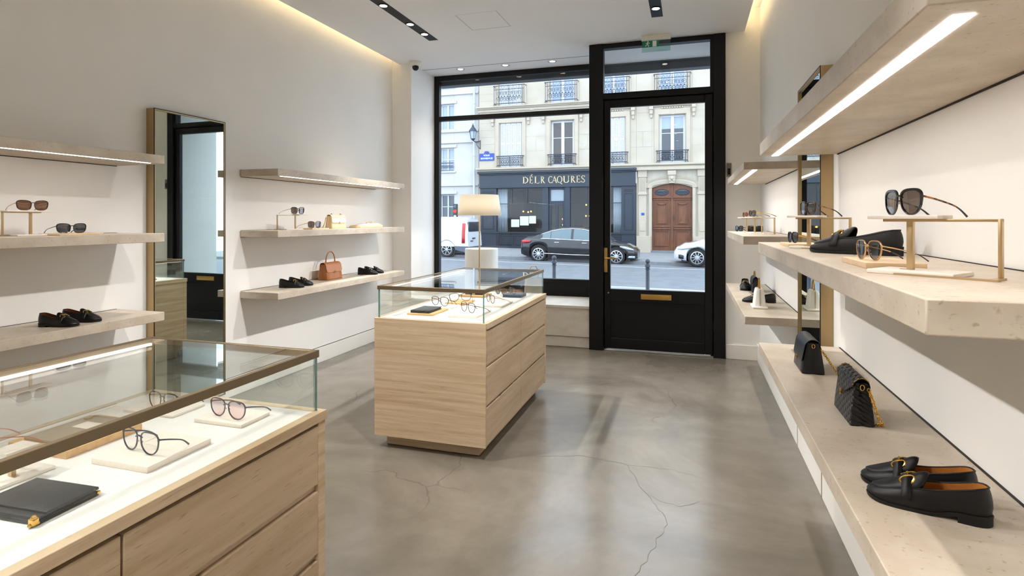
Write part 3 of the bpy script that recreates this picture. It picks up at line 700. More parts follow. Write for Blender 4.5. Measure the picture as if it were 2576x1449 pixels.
# ------------------------------------------------------------------ loafers (unit length, toe at +y)
HW = [(0, 0), (.012, .045), (.03, .078), (.07, .112), (.13, .130), (.22, .136), (.33, .137), (.45, .146), (.58, .166), (.68, .177), (.77, .178), (.85, .168), (.91, .145), (.955, .110), (.985, .062), (1.0, 0)]
def loafer_meshes(up, lining, bitm, low=1.0, soft=False):
    zs = lambda y: smooth([(0, .098), (.24, .095), (.47, .034), (.8, .03), (1, .048)], y)
    zt = lambda y: low*lerp([(0, .355), (.06, .352), (.15, .325), (.28, .285), (.40, .255), (.50, .238), (.58, .226), (.68, .205), (.80, .172), (.92, .142), (1, .128)], y)
    ys = [0, .006, .02, .045, .08, .13, .19, .26, .33, .40, .46, .52, .58, .64, .70, .76, .82, .87, .91, .945, .97, .988, 1.0]
    loop = [(lerp(HW, y), y) for y in ys] + [(-lerp(HW, y), y) for y in ys[-2:0:-1]]
    def ring(t, k=1.0):
        pts = []
        for x, y in loop:
            f = smooth([(0, 0), (.42, 0), (.62, 1), (1, 1)], y)              # 0 heel .. 1 forefoot
            s = lerp([(0, 1.0), (.3, 1.06), (.55, 1.04), (.8, .97), (1, .88)], t)*(1-f) + lerp([(0, 1.0), (.3, 1.055), (.6, 1.02), (.85, .90), (1, .78)], t)*f
            s *= k; sy = 1 - (1-s)*(.34 if y < .5 else .42)
            pts.append((x*s, .5 + (y-.5)*sy, zs(y) + (zt(y)-zs(y))*t))
        return pts
    upper = MB().grid([ring(t) for t in (0, .15, .3, .5, .65, .8, .92, 1.0)], False, True)
    top = ring(1.0); n = len(ys); ix = {y: i for i, y in enumerate(ys)}
    def xt(i): return abs(top[i][0]), top[i][1], top[i][2]
    arch = lambda y: lerp([(.40, .115), (.58, .108), (.66, .085), (.75, .062), (.87, .038), (1, .012)], y)*(low**.5)
    rows = []; NQ = 12
    for i in range(n):
        if ys[i] < .56: continue
        x, y, z = xt(i); rows.append([(x*q, y, z + arch(ys[i])*(1 - abs(q)**2.2)) for q in [2*j/NQ - 1 for j in range(NQ+1)]])
    # raised saddle behind the bit, rounded at its back edge
    x, y, z = xt(ix[.58]); back = []
    for dy, kx, dz in ((.03, .97, .014), (.055, .92, .022), (.075, .84, .024), (.088, .74, .018)):
        back.append([(x*q*kx, y - dy + .06*abs(q)**3*(dy/.088), z + (arch(.58) + dz)*(1 - abs(q)**2.4) + .004*(1-abs(q))) for q in [2*j/NQ - 1 for j in range(NQ+1)]])
    vamp = MB().grid(back[::-1] + rows)
    seam = []
    for i in range(n):
        if ys[i] >= .58: seam.append(Vector(top[i]))
    mir = [Vector((-p.x, p.y, p.z)) for p in seam[::-1]][1:]
    sm = MB().tube(seam + mir, .0085, 6)
    rim = [Vector(top[i]) for i in range(n) if ys[i] <= .58]
    rm = MB().tube([Vector((-p.x, p.y, p.z)) for p in rim[::-1]][:-1] + rim, .009, 6)
    lin_ = MB().grid([[(p[0], p[1], p[2] - (.004 if t == 1 else 0)) for p in ring(t, .945)] for t in (.12, .4, .7, 1.0)], False, True)
    b0 = ring(.12, .945); lin_.add(b0, [tuple(range(len(b0)))])
    so = MB(); o0 = [(x*1.07, .5 + (y-.5)*1.025, zs(y)+.004) for x, y in loop]; o1 = [(x*1.08, .5 + (y-.5)*1.03, zs(y)-.010) for x, y in loop]; o2 = [(x*1.04, .5 + (y-.5)*1.015, max(0, zs(y)-.034)) for x, y in loop]
    so.grid([o0, o1, o2], False, True); so.add(o2, [tuple(range(len(o2)))[::-1]]); so.add(o0, [tuple(range(len(o0)))])
    hy = [y for y in ys if y <= .26]; hl = [(lerp(HW, y)*1.05, .5 + (y-.5)*1.02) for y in hy] + [(-lerp(HW, y)*1.05, .5 + (y-.5)*1.02) for y in hy[:0:-1]]
    he = MB().prism(hl, 'z', 0.0, .072)
    st = MB(); cols = []
    for yy in (.62, .70):
        i = min(range(n), key=lambda k: abs(ys[k]-yy)); j = i if i < n-1 else i-1
        f = lambda lst: [Vector(p) for p in lst]
        col = []
        for t in (.42, .65, .85):
            p = ring(t)[i]; col.append((p[0]*1.03 + .004, yy, p[2]))
        x, y, z = xt(i)
        for q in (1, .8, .6, .4, .2, 0, -.2, -.4, -.6, -.8, -1):
            col.append((x*q*1.03, yy, z + arch(yy)*(1-abs(q)**2.2) + .012))
        col += [(-a, b, c) for a, b, c in col[2::-1]]
        cols.append(col)
    st.grid(cols)
    bt = MB(); zz = lambda q, y: zt(y) + arch(y)*(1-abs(q)**2.2) + .022
    for s in (-1, 1):
        E = []
        for k in range(14):
            a = 2*PI*k/14; q = s*(.66 + .26*math.cos(a)); y = .655 + .06*math.sin(a); xx = .125*q
            E.append((xx, y, zz(q, y)))
        bt.tube(E, .0105, 6, closed=True)
    bt.tube([(.125*q, .655, zz(q, .655) + .004) for q in (-.42, -.2, 0, .2, .42)], [.0125, .009, .0135, .009, .0125], 8)
    bt.ball((0, .655, zz(0, .655)+.005), .016, 6)
    R_ = []
    for nm, mb, mm in (('upper', upper, up), ('vamp', vamp, up), ('apron_seam', sm, up), ('topline', rm, up), ('lining', lin_, lining), ('sole', so, 'sole'), ('heel', he, 'sole'), ('strap', st, up), ('horsebit', bt, bitm)):
        R_.append((nm, mb, mm))
    return R_
LOAF = {}
def loafer(label, loc, rz, L, up='leather', lining='lining', bit='gold', low=1.0, group='loafers', wide=1.0):
    """label names one shoe; loc is the heel, toe points along +y turned by rz"""
    t = thing('loafer', label, 'shoe', loc, rz, group); t.scale = (L*wide, L, L)
    key = (up, lining, bit, low)
    if key not in LOAF:
        parts = []
        for nm, mb, mm in loafer_meshes(up, lining, bit, low):
            o = mb.build(nm, mm, t, solid=(.012 if nm in ('vamp', 'strap') else 0)); parts.append(o)
        LOAF[key] = parts
    else:
        for s in LOAF[key]:
            c = s.copy(); COL.objects.link(c); c.parent = t
    return t

# ------------------------------------------------------------------ handbags
def chain(mb, pts, r=.0035, link=.009, wire=.0013):
    """interlocking oval links laid along a path"""
    P = [Vector(p) for p in pts]; d = 0; out = []
    for a, b in zip(P, P[1:]):
        l = (b-a).length; n = (b-a)/l; x = 0
        while d + (l - x) >= link:
            x += link - d; d = 0; out.append((a + n*x, n))
        d += l - x
    for i, (p, n) in enumerate(out):
        u = n.cross(Vector((.3, .2, 1))).normalized(); v = n.cross(u)
        w_ = u if i % 2 else v
        mb.tube([p + n*(math.cos(k*PI/4)*link*.72) + w_*(math.sin(k*PI/4)*r) for k in range(8)], wire, 5, closed=True)
    return mb
def flap_bag(label, loc, rz, W, D, H, body='leather', flap='leather', lockm='gold', flap_drop=.55, vflap=0, group=None, chainpts=None, hook=True, gusset=None, rail=False):
    """soft box bag, front towards -y: tapered body, flap rolled over the top, lock, gusset rings, chain"""
    t = thing('handbag', label, 'handbag', loc, rz, group)
    w, d = W/2, D/2
    def sec(z):   # half depth and half width at height z
        k = z/H
        return d*(1 - .48*k**1.3), w*(1 - .03*k)
    rows = []
    for z in [0, .02*H, .08*H, .3*H, .55*H, .8*H, .93*H]:
        dd, ww = sec(z); e = .94 if z == 0 else 1
        rows.append([(x*ww*e, y*dd*e, z) for x, y in ((-1, -.9), (-.97, -1), (-.5, -1), (0, -1), (.5, -1), (.97, -1), (1, -.9), (1.0, -.45), (.93, 0), (1.0, .45), (1, .9), (.97, 1), (0, 1), (-.97, 1), (-1, .9), (-1.0, .45), (-.93, 0), (-1.0, -.45))])
    b = MB().grid(rows, False, True); b.add(rows[0], [tuple(range(18))[::-1]]); b.add(rows[-1], [tuple(range(18))])
    b.build('body', body, t, ang=60)
    # flap: profile in (y,z) from the back, over the top and down the front
    prof = [(.60*d, .72*H), (.58*d, .86*H), (.50*d, .95*H), (.28*d, 1.0*H), (0, 1.02*H), (-.28*d, 1.0*H), (-.55*d, .94*H)]
    nfr = 7
    for k in range(1, nfr+1):
        z = .94*H - (flap_drop*H)*k/nfr; prof.append((-sec(z)[0]*1.06 - .002, z))
    rows = []
    for i, (y, z) in enumerate(prof):
        row = []
        for j in range(17):
            q = 2*j/16 - 1; x = q*w*1.01; zz_, yy_ = z, y
            if i >= 7:
                k = (i-6)/nfr
                lift = vflap*H*abs(q)*k + (.10*H*max(0, abs(q)-.86)/.14*k if not vflap else 0)
                zz_ = z + lift; yy_ = -sec(min(zz_, .94*H))[0]*1.06 - .002
            row.append((x, yy_, zz_))
        rows.append(row)
    f = MB().grid(rows).build('flap', flap, t, solid=.003, ang=180, sub=2)
    zl = .94*H - flap_drop*H + .01*H; yl = -sec(zl)[0]*1.06 - .006
    k = MB().disc((0, yl, zl + .02*H), .050*H, 'y', .004, 16).tube([(math.cos(a*PI/5)*.055*H, yl-.002, zl + .02*H + math.sin(a*PI/5)*.07*H) for a in range(10)], .010*H, 6, closed=True)
    k.tube([(-.03*H, yl-.003, zl-.01*H), (.03*H, yl-.003, zl+.05*H)], .010*H, 6); k.build('lock', lockm, t)
    if hook:
        for s in (-1, 1):
            g = MB().tube([(s*(w*.98), math.cos(a*PI/8)*.05*H*.8, .84*H + math.sin(a*PI/8)*.06*H) for a in range(16)], .012*H, 8, closed=True)
            g.build('strap_ring', lockm, t)
    if rail:
        for s in (-1, 1):
            g = MB(); g.tube([(s*w*.96, y*1.04, z + .012*H) for y, z in prof[1:8]], .014*H, 6)
            for y, z in prof[2:8]: g.ball((s*w*.96, y*1.04, z + .016*H), .02*H, 5)
            g.build('corner_rail', lockm, t)
    if chainpts:
        chain(MB(), chainpts, .030*H, .062*H, .0135*H).build('chain_strap', lockm, t)
    return t
# ------------------------------------------------------------------ left wall, shelves beside the mirror
ZM, ZL = 1.360, .861
riser('brass stand at the far left holding the brown sunglasses above the shelf', (-3.36, 2.127, ZM), -90, .130, .128, .128, left=.085)
glasses('brown sunglasses with amber lenses on the far left brass stand', 'sunglasses', (-3.325, 2.118, ZM+.1355), 84, .145, .33, 'square', .0028, .004, 'acet_b', 'lens_b', 'acet_c', thick_top=1.3, TL=.11)
block('pale wood block under the black sunglasses left of the mirror', (-3.40, 2.19, -3.235, 2.43, ZM), .011, 'ash')
glasses('black sunglasses with grey lenses on a pale wood block left of the mirror', 'sunglasses', (-3.30, 2.300, ZM+.011), 82, .148, .33, 'square', .0028, .004, 'acet_k', 'lens_k', thick_top=1.3, TL=.135)
loafer('black loafer with brown lining left of the mirror, nearer of the pair', (-3.405, 2.200, ZL), -70, .205, lining='lining2', bit='gold')
loafer('black loafer with brown lining left of the mirror, the one behind', (-3.425, 2.335, ZL), -68, .205, lining='lining2', bit='gold')
# between mirror and window
ZM, ZL = 1.355, .846
riser('thin brass stand between mirror and window holding dark sunglasses', (-3.36, 4.26, ZM), -90, .232, .131, .0, left=.125, bw=.05)
glasses('grey sunglasses on the thin brass stand between mirror and window', 'sunglasses', (-3.32, 4.25, ZM+.1385), 83, .155, .37, 'square', .0028, .004, 'acet_g', 'lens_d', 'brass2', TL=.15)
block('low pink-beige block under the sunglasses beside the cream bag', (-3.39, 4.34, -3.24, 4.59, ZM), .012, 'ash')
glasses('brownish sunglasses on the low block beside the cream bag', 'sunglasses', (-3.30, 4.46, ZM+.012), 82, .16, .36, 'square', .0028, .004, 'acet_b', 'lens_d', 'brass2', TL=.15)
t = flap_bag('small cream quilted bag on the shelf between mirror and window', (-3.365, 4.875, ZM), 90, .235, .085, .135, 'sand', 'quiltc', 'gold', .52, hook=False, chainpts=[(-.120, .03, .115), (-.126, .035, .07), (-.135, .045, .03), (-.15, .05, .006)])
for s in (-1, 1): MB().ball((s*.075, .0, .142), .008, 8).build('strap_stud', 'dgold', t)
# folded cream folio
t = thing('leather_folio', 'folded cream leather folio lying beside the cream bag', 'leather goods', (-3.38, 5.47, ZM), 90)
MB().box(-.24, -.07, 0, .20, .07, .020, bev=.006).build('lower_pouch', 'sand', t)
f = MB(); rows = []
for x, z in ((-.232, .030), (-.20, .034), (-.05, .048), (.05, .050), (.18, .040), (.20, .034)):
    rows.append([(x, -.066, .0205), (x, -.068, z-.004), (x, -.05, z), (x, .05, z), (x, .064, z-.004), (x, .064, .0205)])
f.grid(rows, False, True); f.add(rows[0], [tuple(range(6))]); f.add(rows[-1], [tuple(range(6))[::-1]]); f.build('upper_pouch', 'cream', t, ang=60)
MB().tube([(-.05, -.02, .050), (.0, -.01, .064), (.05, -.012, .056), (.10, -.03, .05), (.17, -.045, .043)], .0045, 6, flat=2.0).build('strap', 'sand', t)
MB().ball((.06, -.014, .058), .008, 6).build('buckle', 'dgold', t)
MB().box(.20, -.06, .001, .235, .055, .026, bev=.004).build('tab', 'cream', t)
# tan top-handle bag
t = flap_bag('tan leather handbag with round top handle on the lowest left shelf', (-3.45, 4.905, ZL), 90, .255, .11, .168, 'tan2', 'tan', 'dgold', .50, hook=False)
MB().tube([(.075*math.cos(a), 0, .172 + .105*math.sin(a)) for a in [PI*k/18 for k in range(19)]], .0058, 10).build('handle', 'tan2', t)
for s in (-1, 1): MB().tube([(s*.075, 0, .162), (s*.075, 0, .182)], .008, 8).build('handle_ring', 'dgold', t)
loafer('black loafer left of the tan handbag, nearer of the pair', (-3.45, 4.16, ZL), -70, .215, lining='liningk', bit='gold')
loafer('black loafer left of the tan handbag, the one behind', (-3.475, 4.315, ZL), -68, .215, lining='liningk', bit='gold')
loafer('black loafer right of the tan handbag near the window, nearer of the pair', (-3.45, 5.40, ZL), -70, .215, lining='liningk', bit='steel')
loafer('black loafer right of the tan handbag near the window, the one behind', (-3.465, 5.55, ZL), -68, .215, lining='liningk', bit='steel')

# ------------------------------------------------------------------ right wall, near shelves
ZM, ZL = 1.338, .8365
riser('largest nearest brass stand on the right carrying black sunglasses', (.431, 1.355, ZM), -39.5, .146, .1125, .06, left=.062, bw=.10)
glasses('large black sunglasses with grey-brown lenses on the nearest brass stand', 'sunglasses', (.412, 1.366, ZM+.12), -76, .118, .40, 'panto', .0025, .0036, 'acet_k', 'lens_d', 'acet_t', 'acet_k', thick_top=1.9, wrap=14, TL=.088, tz=-.005)
block('pale wood block under the gold-rimmed sunglasses on the right shelf', (.378, 1.462, .497, 1.678, ZM), .0135, 'ash')
glasses('gold-rimmed sunglasses on a wood block beside black loafers', 'sunglasses', (.403, 1.555, ZM+.0135), -74, .100, .45, 'panto', .0017, .003, 'rimgold', 'lens_g', 'rimgold', 'acet_b', wrap=10, TL=.108, tz=-.001)
loafer('flat black loafer on the nearest middle shelf on the right, front one of the pair', (.610, 1.985, ZM), 51, .275, 'leather2', 'liningk', 'gold', .80, wide=.9)
loafer('flat black loafer on the nearest middle shelf on the right, the one behind', (.632, 2.108, ZM), 52, .262, 'leather2', 'liningk', 'gold', .80, wide=.9)
riser('second brass stand on the right carrying tortoise sunglasses beside the mirror', (.431, 2.40, ZM), -39.3, .150, .118, .05, left=.062)
glasses('tortoise sunglasses with dark lenses on the second brass stand', 'sunglasses', (.420, 2.402, ZM+.1255), -74, .114, .42, 'panto', .0030, .004, 'acet_b', 'lens_n', 'acet_h', 'acet_k', wrap=12, TL=.098, thick_top=1.2, tz=-.005)
block('wood block under small dark sunglasses at the far end of the right shelf', (.375, 2.50, .50, 2.72, ZM), .012, 'ash')
glasses('small dark sunglasses on a wood block near the right mirror', 'sunglasses', (.405, 2.63, ZM+.012), -76, .090, .46, 'panto', .0028, .004, 'acet_n', 'lens_n', 'brass', 'acet_b', wrap=12, TL=.12)
# bench
flap_bag('plain smooth black bag on the lowest right shelf, far one', (.464, 2.59, ZL), -90, .19, .082, .132, 'navy', 'navy', 'gold', .60, chainpts=[(.088, .020, .112), (.092, .034, .09), (.096, .052, .062), (.099, .070, .034), (.10, .082, .010)])
flap_bag('black quilted bag with gold chain on the lowest right shelf', (.485, 2.007, ZL), -90, .195, .066, .137, 'quiltk', 'quiltk', 'gold', .42, vflap=.34, rail=True, chainpts=[(.099, .014, .118), (.102, .024, .085), (.103, .034, .05), (.100, .046, .02), (.092, .056, .007), (.08, .05, .006), (.085, .04, .006)])
loafer('large black horsebit loafer with tan lining in the right foreground, nearest', (.576, 1.371, ZL), 69, .212, wide=.88)
loafer('large black horsebit loafer with tan lining in the right foreground, behind', (.585, 1.453, ZL), 69, .212, wide=.86)

# ------------------------------------------------------------------ right wall, shelves beside the door
ZM, ZL = 1.3355, .8295
riser('long thin brass stand on the shelf beside the door', (.489, 4.88, ZM), -68, .29, .125, .04, left=.09, bw=.045)
glasses('small brown sunglasses on the long brass stand beside the door', 'sunglasses', (.468, 4.90, ZM+.1325), -68, .105, .44, 'panto', .003, .004, 'acet_b', 'lens_d', 'gold', 'acet_k', wrap=10, TL=.17)
riser('small thin brass stand behind the long one beside the door', (.455, 5.16, ZM), -46, .15, .122, .04, left=.06, bw=.045)
glasses('tiny amber sunglasses on the rear brass stand beside the door', 'sunglasses', (.444, 5.20, ZM+.1295), -66, .09, .42, 'panto', .003, .004, 'acet_t', 'lens_a', 'acet_b', wrap=10)
glasses('black sunglasses lying at the window end of the shelf beside the door', 'sunglasses', (.420, 5.56, ZM), -60, .11, .42, 'square', .004, .005, 'acet_k', 'lens_k', wrap=10)
t = thing('pouch', 'soft black leather pouch behind the brass stands beside the door', 'pouch', (.540, 5.62, ZM), 12)
MB().lathe([(0, 0), (.048, .0), (.052, .015), (.046, .04), (.035, .052), (.0, .056)], 20, sy=.7).build('body', 'leather', t)
MB().tube([(-.02, -.028, .048), (0, -.034, .050), (.02, -.028, .048)], .004, 6).build('fold', 'dgold', t)
t = tag(MB().box(-.022, -.03, 0, .022, .03, .052, bev=.006).build('case', 'leather'), 'small upright black case behind the brass stands beside the door', 'case', None, (.612, 5.67, ZM), 5)
loafer('single black loafer at the window end of the lowest shelf beside the door', (.472, 5.52, ZL), 176, .235, lining='liningk', bit='gold')
t = flap_bag('upright black handbag with hooped handle on the lowest shelf beside the door', (.527, 5.27, ZL), -90, .20, .058, .128, 'navy', 'navy', 'dgold', .4, hook=False)
MB().tube([(.05*math.cos(a), 0, .128 + .045*math.sin(a)) for a in [PI*k/14 for k in range(15)]], .0045, 8).build('handle', 'dgold', t)
t = thing('handbag', 'small white upright bag with brass seam and handle beside the door', 'handbag', (.462, 4.33, ZL), -90)
rows = [[(x*W_, y*D_, z) for x, y in ((-1, -.8), (-.9, -1), (.9, -1), (1, -.8), (1, .8), (.9, 1), (-.9, 1), (-1, .8))] for z, W_, D_ in ((.014, .07, .037), (.03, .068, .036), (.10, .062, .029), (.128, .056, .024), (.137, .05, .018))]
b = MB().grid(rows, False, True); b.add(rows[0], [tuple(range(8))[::-1]]); b.add(rows[-1], [tuple(range(8))]); b.build('body', 'white', t, ang=50)
MB().box(-.085, -.05, 0, .085, .05, .016, bev=.007, seg=3).build('base', 'white', t)
MB().box(.0655, -.0012, .02, .0705, .0012, .075).box(.058, -.0012, .07, .0665, .0012, .132).build('seam', 'dgold', t)
MB().tube([(.035*math.cos(a), 0, .137 + .068*math.sin(a)) for a in [PI*k/14 for k in range(15)]], .0045, 8).ball((.033, 0, .14), .008, 6).ball((-.033, 0, .14), .008, 6).build('handle', 'dgold', t)
loafer('black loafer lying behind the small white bag beside the door', (.605, 4.60, ZL), 90, .23, 'leather2', 'liningk', 'gold', .8)

# ------------------------------------------------------------------ inside the left counter
ZC0 = .8235
block('large cream block under the black eyeglasses in the left counter', (-1.463, 1.066, -1.275, 1.262, ZC0), .0155)
glasses('black round eyeglasses on the large cream block in the left counter', 'eyeglasses', (-1.375, 1.125, ZC0+.0155), -8, .150, .36, 'panto', .0028, .003, 'acet_n', 'lens_c', 'acet_n', 'acet_k', wrap=6, TL=.085)
block('cream block under the plum eyeglasses at the far end of the left counter', (-1.461, 1.380, -1.281, 1.502, ZC0), .011)
glasses('plum eyeglasses with rose lenses at the far end of the left counter', 'eyeglasses', (-1.368, 1.412, ZC0+.011), -8, .156, .33, 'panto', .0028, .003, 'acet_p', 'lens_pk', 'acet_p', 'acet_p', wrap=6, TL=.10)
block('thin cream block at the back corner of the left counter', (-1.76, 1.385, -1.553, 1.512, ZC0), .0075)
glasses('thin gold and black eyeglasses at the back corner of the left counter', 'eyeglasses', (-1.635, 1.42, ZC0+.0075), -4, .13, .40, 'panto', .0018, .0025, 'acet_b', 'lens_c', 'dgold', 'acet_k', wrap=6, TL=.10)
block('oak tray holding the taupe card wallet in the left counter', (-1.772, 1.066, -1.552, 1.282, ZC0), .020, 'oak', name='display_tray')
t = thing('card_wallet', 'taupe card wallet with a metal clip on the oak tray', 'wallet', (-1.675, 1.18, ZC0+.020), 0)
MB().box(-.072, -.092, 0, .072, .092, .009, bev=.003).build('body', 'taupe', t)
MB().box(-.02, .0, .009, .06, .045, .0105, bev=.0005).build('card', 'linen2', t)
MB().tube([(-.045, .06, .012), (-.045, .084, .012), (-.035, .09, .012), (.045, .09, .012), (.055, .08, .012), (.055, .045, .012)], .0025, 6).box(-.05, .055, .008, -.035, .07, .014, bev=.001).build('money_clip', 'brass2', t)
t = thing('pen', 'slim dark grey pen along the front edge of the oak tray', 'pen', (-1.578, 1.165, ZC0+.0205))
MB().tube([(0, -.085, .004), (0, .075, .004)], .004, 8).build('barrel', 'bluegrey', t); MB().tube([(0, -.085, .004), (0, -.093, .004)], [.0038, .0015], 8).build('tip', 'steel', t)
t = thing('wallet', 'black leather wallet with gold corner clasp in the left foreground', 'wallet', (-1.368, .878, ZC0), 3)
MB().box(-.093, -.068, .0, .093, .068, .0095, bev=.003).build('back_cover', 'leatherg', t)
MB().box(-.088, -.066, .0095, .088, .064, .013, bev=.001).build('inner_leaf', 'leatherg', t)
MB().box(-.093, -.048, .013, .093, .068, .020, bev=.0025).build('front_flap', 'leatherg', t)
MB().box(-.093, -.066, .013, .093, -.048, .0165, bev=.0015).build('pocket', 'leatherg', t)
k = MB().box(.080, -.075, .002, .094, -.060, .008, bev=.002).box(.083, -.077, .006, .097, -.064, .018, bev=.002).ball((.090, -.070, .018), .006, 6).ball((.088, -.077, .005), .004, 6)
k.build('clasp', 'gold', t); MB().box(.089, .060, .006, .097, .068, .012, bev=.001).build('corner_stud', 'gold', t)
riser('low brass stand at the left picture edge inside the counter', (-1.556, .945, ZC0), 180, .11, .072, .02, left=.035, bw=.15)
glasses('coral eyeglasses on the low brass stand at the left picture edge', 'eyeglasses', (-1.605, .90, ZC0+.0795), -10, .12, .40, 'panto', .0018, .0025, 'acet_r', 'lens_c', 'acet_r', wrap=6, TL=.10, tz=-.004)

# ------------------------------------------------------------------ inside the island counter
block('oak tray under the black notebook in the island counter', (-1.768, 3.342, -1.588, 3.60, ZC0), .012, 'oak', name='display_tray')
t = thing('notebook', 'closed black notebook on the oak tray in the island counter', 'notebook', (-1.685, 3.462, ZC0+.012), 0)
MB().box(-.066, -.10, 0, .066, .10, .004, bev=.001).box(-.066, -.10, .013, .066, .10, .017, bev=.001).box(-.067, -.10, .001, -.062, .10, .016, bev=.001).build('cover', 'leather', t)
MB().box(-.062, -.096, .004, .062, .096, .013).build('pages', 'liningk', t)
block('cream block nearest the glass corner in the island counter', (-1.477, 3.342, -1.284, 3.63, ZC0), .015, 'linen2')
glasses('thin black eyeglasses on the nearest cream block in the island counter', 'eyeglasses', (-1.395, 3.47, ZC0+.015), -35, .165, .36, 'panto', .0028, .003, 'acet_n', 'lens_c', 'acet_b', wrap=6, TL=.12)
block('cream block behind the notebook in the island counter', (-1.80, 3.63, -1.584, 3.80, ZC0), .010, 'linen2')
glasses('blue-black eyeglasses behind the notebook in the island counter', 'eyeglasses', (-1.70, 3.70, ZC0+.010), -20, .165, .36, 'panto', .0030, .003, 'acet_n', 'lens_c', wrap=6, TL=.09)
block('tan wood block in the middle of the island counter', (-1.715, 3.828, -1.56, 4.04, ZC0), .014, 'oak')
glasses('dark eyeglasses on the tan wood block in the island counter', 'eyeglasses', (-1.635, 3.925, ZC0+.014), -150, .165, .34, 'panto', .0028, .003, 'acet_n', 'lens_c', 'acet_b', wrap=6, TL=.13)
block('cream block at the right side of the island counter', (-1.470, 3.806, -1.270, 4.075, ZC0), .014, 'linen2')
glasses('fine brown eyeglasses on the right cream block in the island counter', 'eyeglasses', (-1.40, 3.925, ZC0+.014), -50, .165, .34, 'panto', .0026, .003, 'acet_n', 'lens_c', 'acet_c', wrap=6, TL=.13)
t = thing('glasses_case', 'flat blue-grey case near the back right of the island counter', 'case', (-1.357, 4.40, ZC0))
MB().box(-.078, -.075, 0, .078, .075, .011, bev=.004).build('lower_shell', 'bluegrey', t); MB().box(-.078, -.075, .0115, .078, .075, .022, bev=.004).build('lid', 'bluegrey', t)
glasses('blue eyeglasses with red temples on the blue-grey case', 'eyeglasses', (-1.375, 4.38, ZC0+.022), -50, .135, .33, 'panto', .0028, .003, 'acet_g', 'lens_c', 'acet_r', wrap=6, TL=.08)
block('oak tray at the back of the island counter under a rolled dark strap', (-1.778, 4.235, -1.560, 4.42, ZC0), .016, 'oak', name='display_tray')
t = thing('watch_strap', 'dark strap with a buckle laid on the rear oak tray', 'strap', (-1.665, 4.32, ZC0+.016))
b = MB()
for yy in (-.03, .0, .03): b.box(-.075, yy-.011, 0, .075, yy+.011, .014, bev=.004)
b.build('strap_rolls', 'leather2', t); MB().box(-.012, -.045, .002, .012, .045, .018, bev=.002).build('buckle', 'steel', t)
glasses('grey eyeglasses lying loose at the back of the island counter', 'eyeglasses', (-1.50, 4.47, ZC0), -30, .14, .34, 'panto', .0032, .003, 'acet_g', 'lens_g', wrap=6, TL=.08)
# ------------------------------------------------------------------ the street outside
YF = 26.6
M['asphalt'] = mix2('grey asphalt', '#5d6166', '#6b6f74', 3, .3, .7, .75)
M['paving'] = mix2('pale paving', '#7c7e81', '#898a8d', 2, .3, .7, .8)
M['kerb'] = mix2('granite kerb', '#6a6b6e', '#7d7e81', 9, .3, .7, .75)
M['kerbw'] = mat('worn pale kerb edge', '#9c9c9b', .7)
M['roadline'] = mat('white road paint', '#a2a4a6', .7)
M['fac'] = stone('pale facade limestone', '#bab1a3', '#aea391', (.5, .5, .8), .9, .8, .12)
M['facw'] = stone('whitewashed facade', '#bcb9b5', '#b2afaa', (.5, .5, .8), .8, .85, .05)
M['carve'] = mat('carved limestone', '#b2a694', .85, noise=.06, nscale=3)
M['jointl'] = mat('stone joint', '#a99f90', .9)
M['ironb'] = mat('dark blue-grey iron', '#2c3442', .5)
M['shut'] = mat('white louvred shutter', '#c4c5c6', .6)
M['frame_w'] = mat('white window paint', '#c8c9cb', .5)
M['dkglass'] = mat('dark window glass', '#353b42', .06, spec=.8)
M['dkbrown'] = mat('dim curtained glass', '#3f3834', .08, spec=.7)
M['paleglass'] = mat('pale curtain behind glass', '#93a0b0', .1, spec=.7)
M['shopb'] = mat('slate blue shop paint', '#1f2a38', .4, noise=.04, nscale=2)
M['shopb2'] = mat('dark slate blue panel', '#18212c', .4)
M['gilt'] = mat('cream gilt lettering', '#bfae86', .5)
M['inside'] = mat('brown restaurant wall', '#54443a', .8)
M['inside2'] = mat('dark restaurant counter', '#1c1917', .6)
M['curtain'] = mat('pale curtain', '#aab0b6', .9)
M['bulb'] = emit('glowing bulb', '#ff9a3c', 4.5)
M['paper'] = mat('white paper', '#c4c9d2', .8)
M['ink'] = mat('grey ink', '#8c93a5', .8)
M['wood'] = mix2('brown oak door', '#5a321b', '#7a4828', 2.5, .3, .7, .45, (6, 6, 1))
M['woodd'] = mat('dark oak moulding', '#4a2c1a', .5)
M['signblue'] = mat('enamel street sign blue', '#1d3f9c', .35)
M['signwhite'] = mat('enamel white', '#cfd6e6', .4)
M['red'] = emit('red signal', '#ff3020', 2.2)
M['redlens'] = mat('red lamp lens', '#b3182a', .2, spec=.6)
M['pipe'] = mat('pale drain pipe', '#b2b6bd', .5)
M['boll'] = mat('dark grey bollard paint', '#2c323c', .45)
M['carblk'] = mat('dark grey car paint', '#14161b', .15, spec=.5, coat=.35)
M['carwht'] = mat('white car paint', '#cfd2d8', .18, spec=.6, coat=1)
M['tyre'] = mat('tyre rubber', '#1a1b1d', .8)
M['rim'] = mat('silver alloy rim', '#c4c6ca', .3, .8)
M['carglass'] = mat('tinted car glass', '#4d5f66', .05, spec=1.0, metal=.3)
M['carchrome'] = mat('chrome strip', '#d6d8dc', .15, 1)
M['cartrim'] = mat('black car trim', '#15161a', .5)
M['headl'] = mat('headlamp glass', '#aebcc8', .08, spec=1, metal=.4)

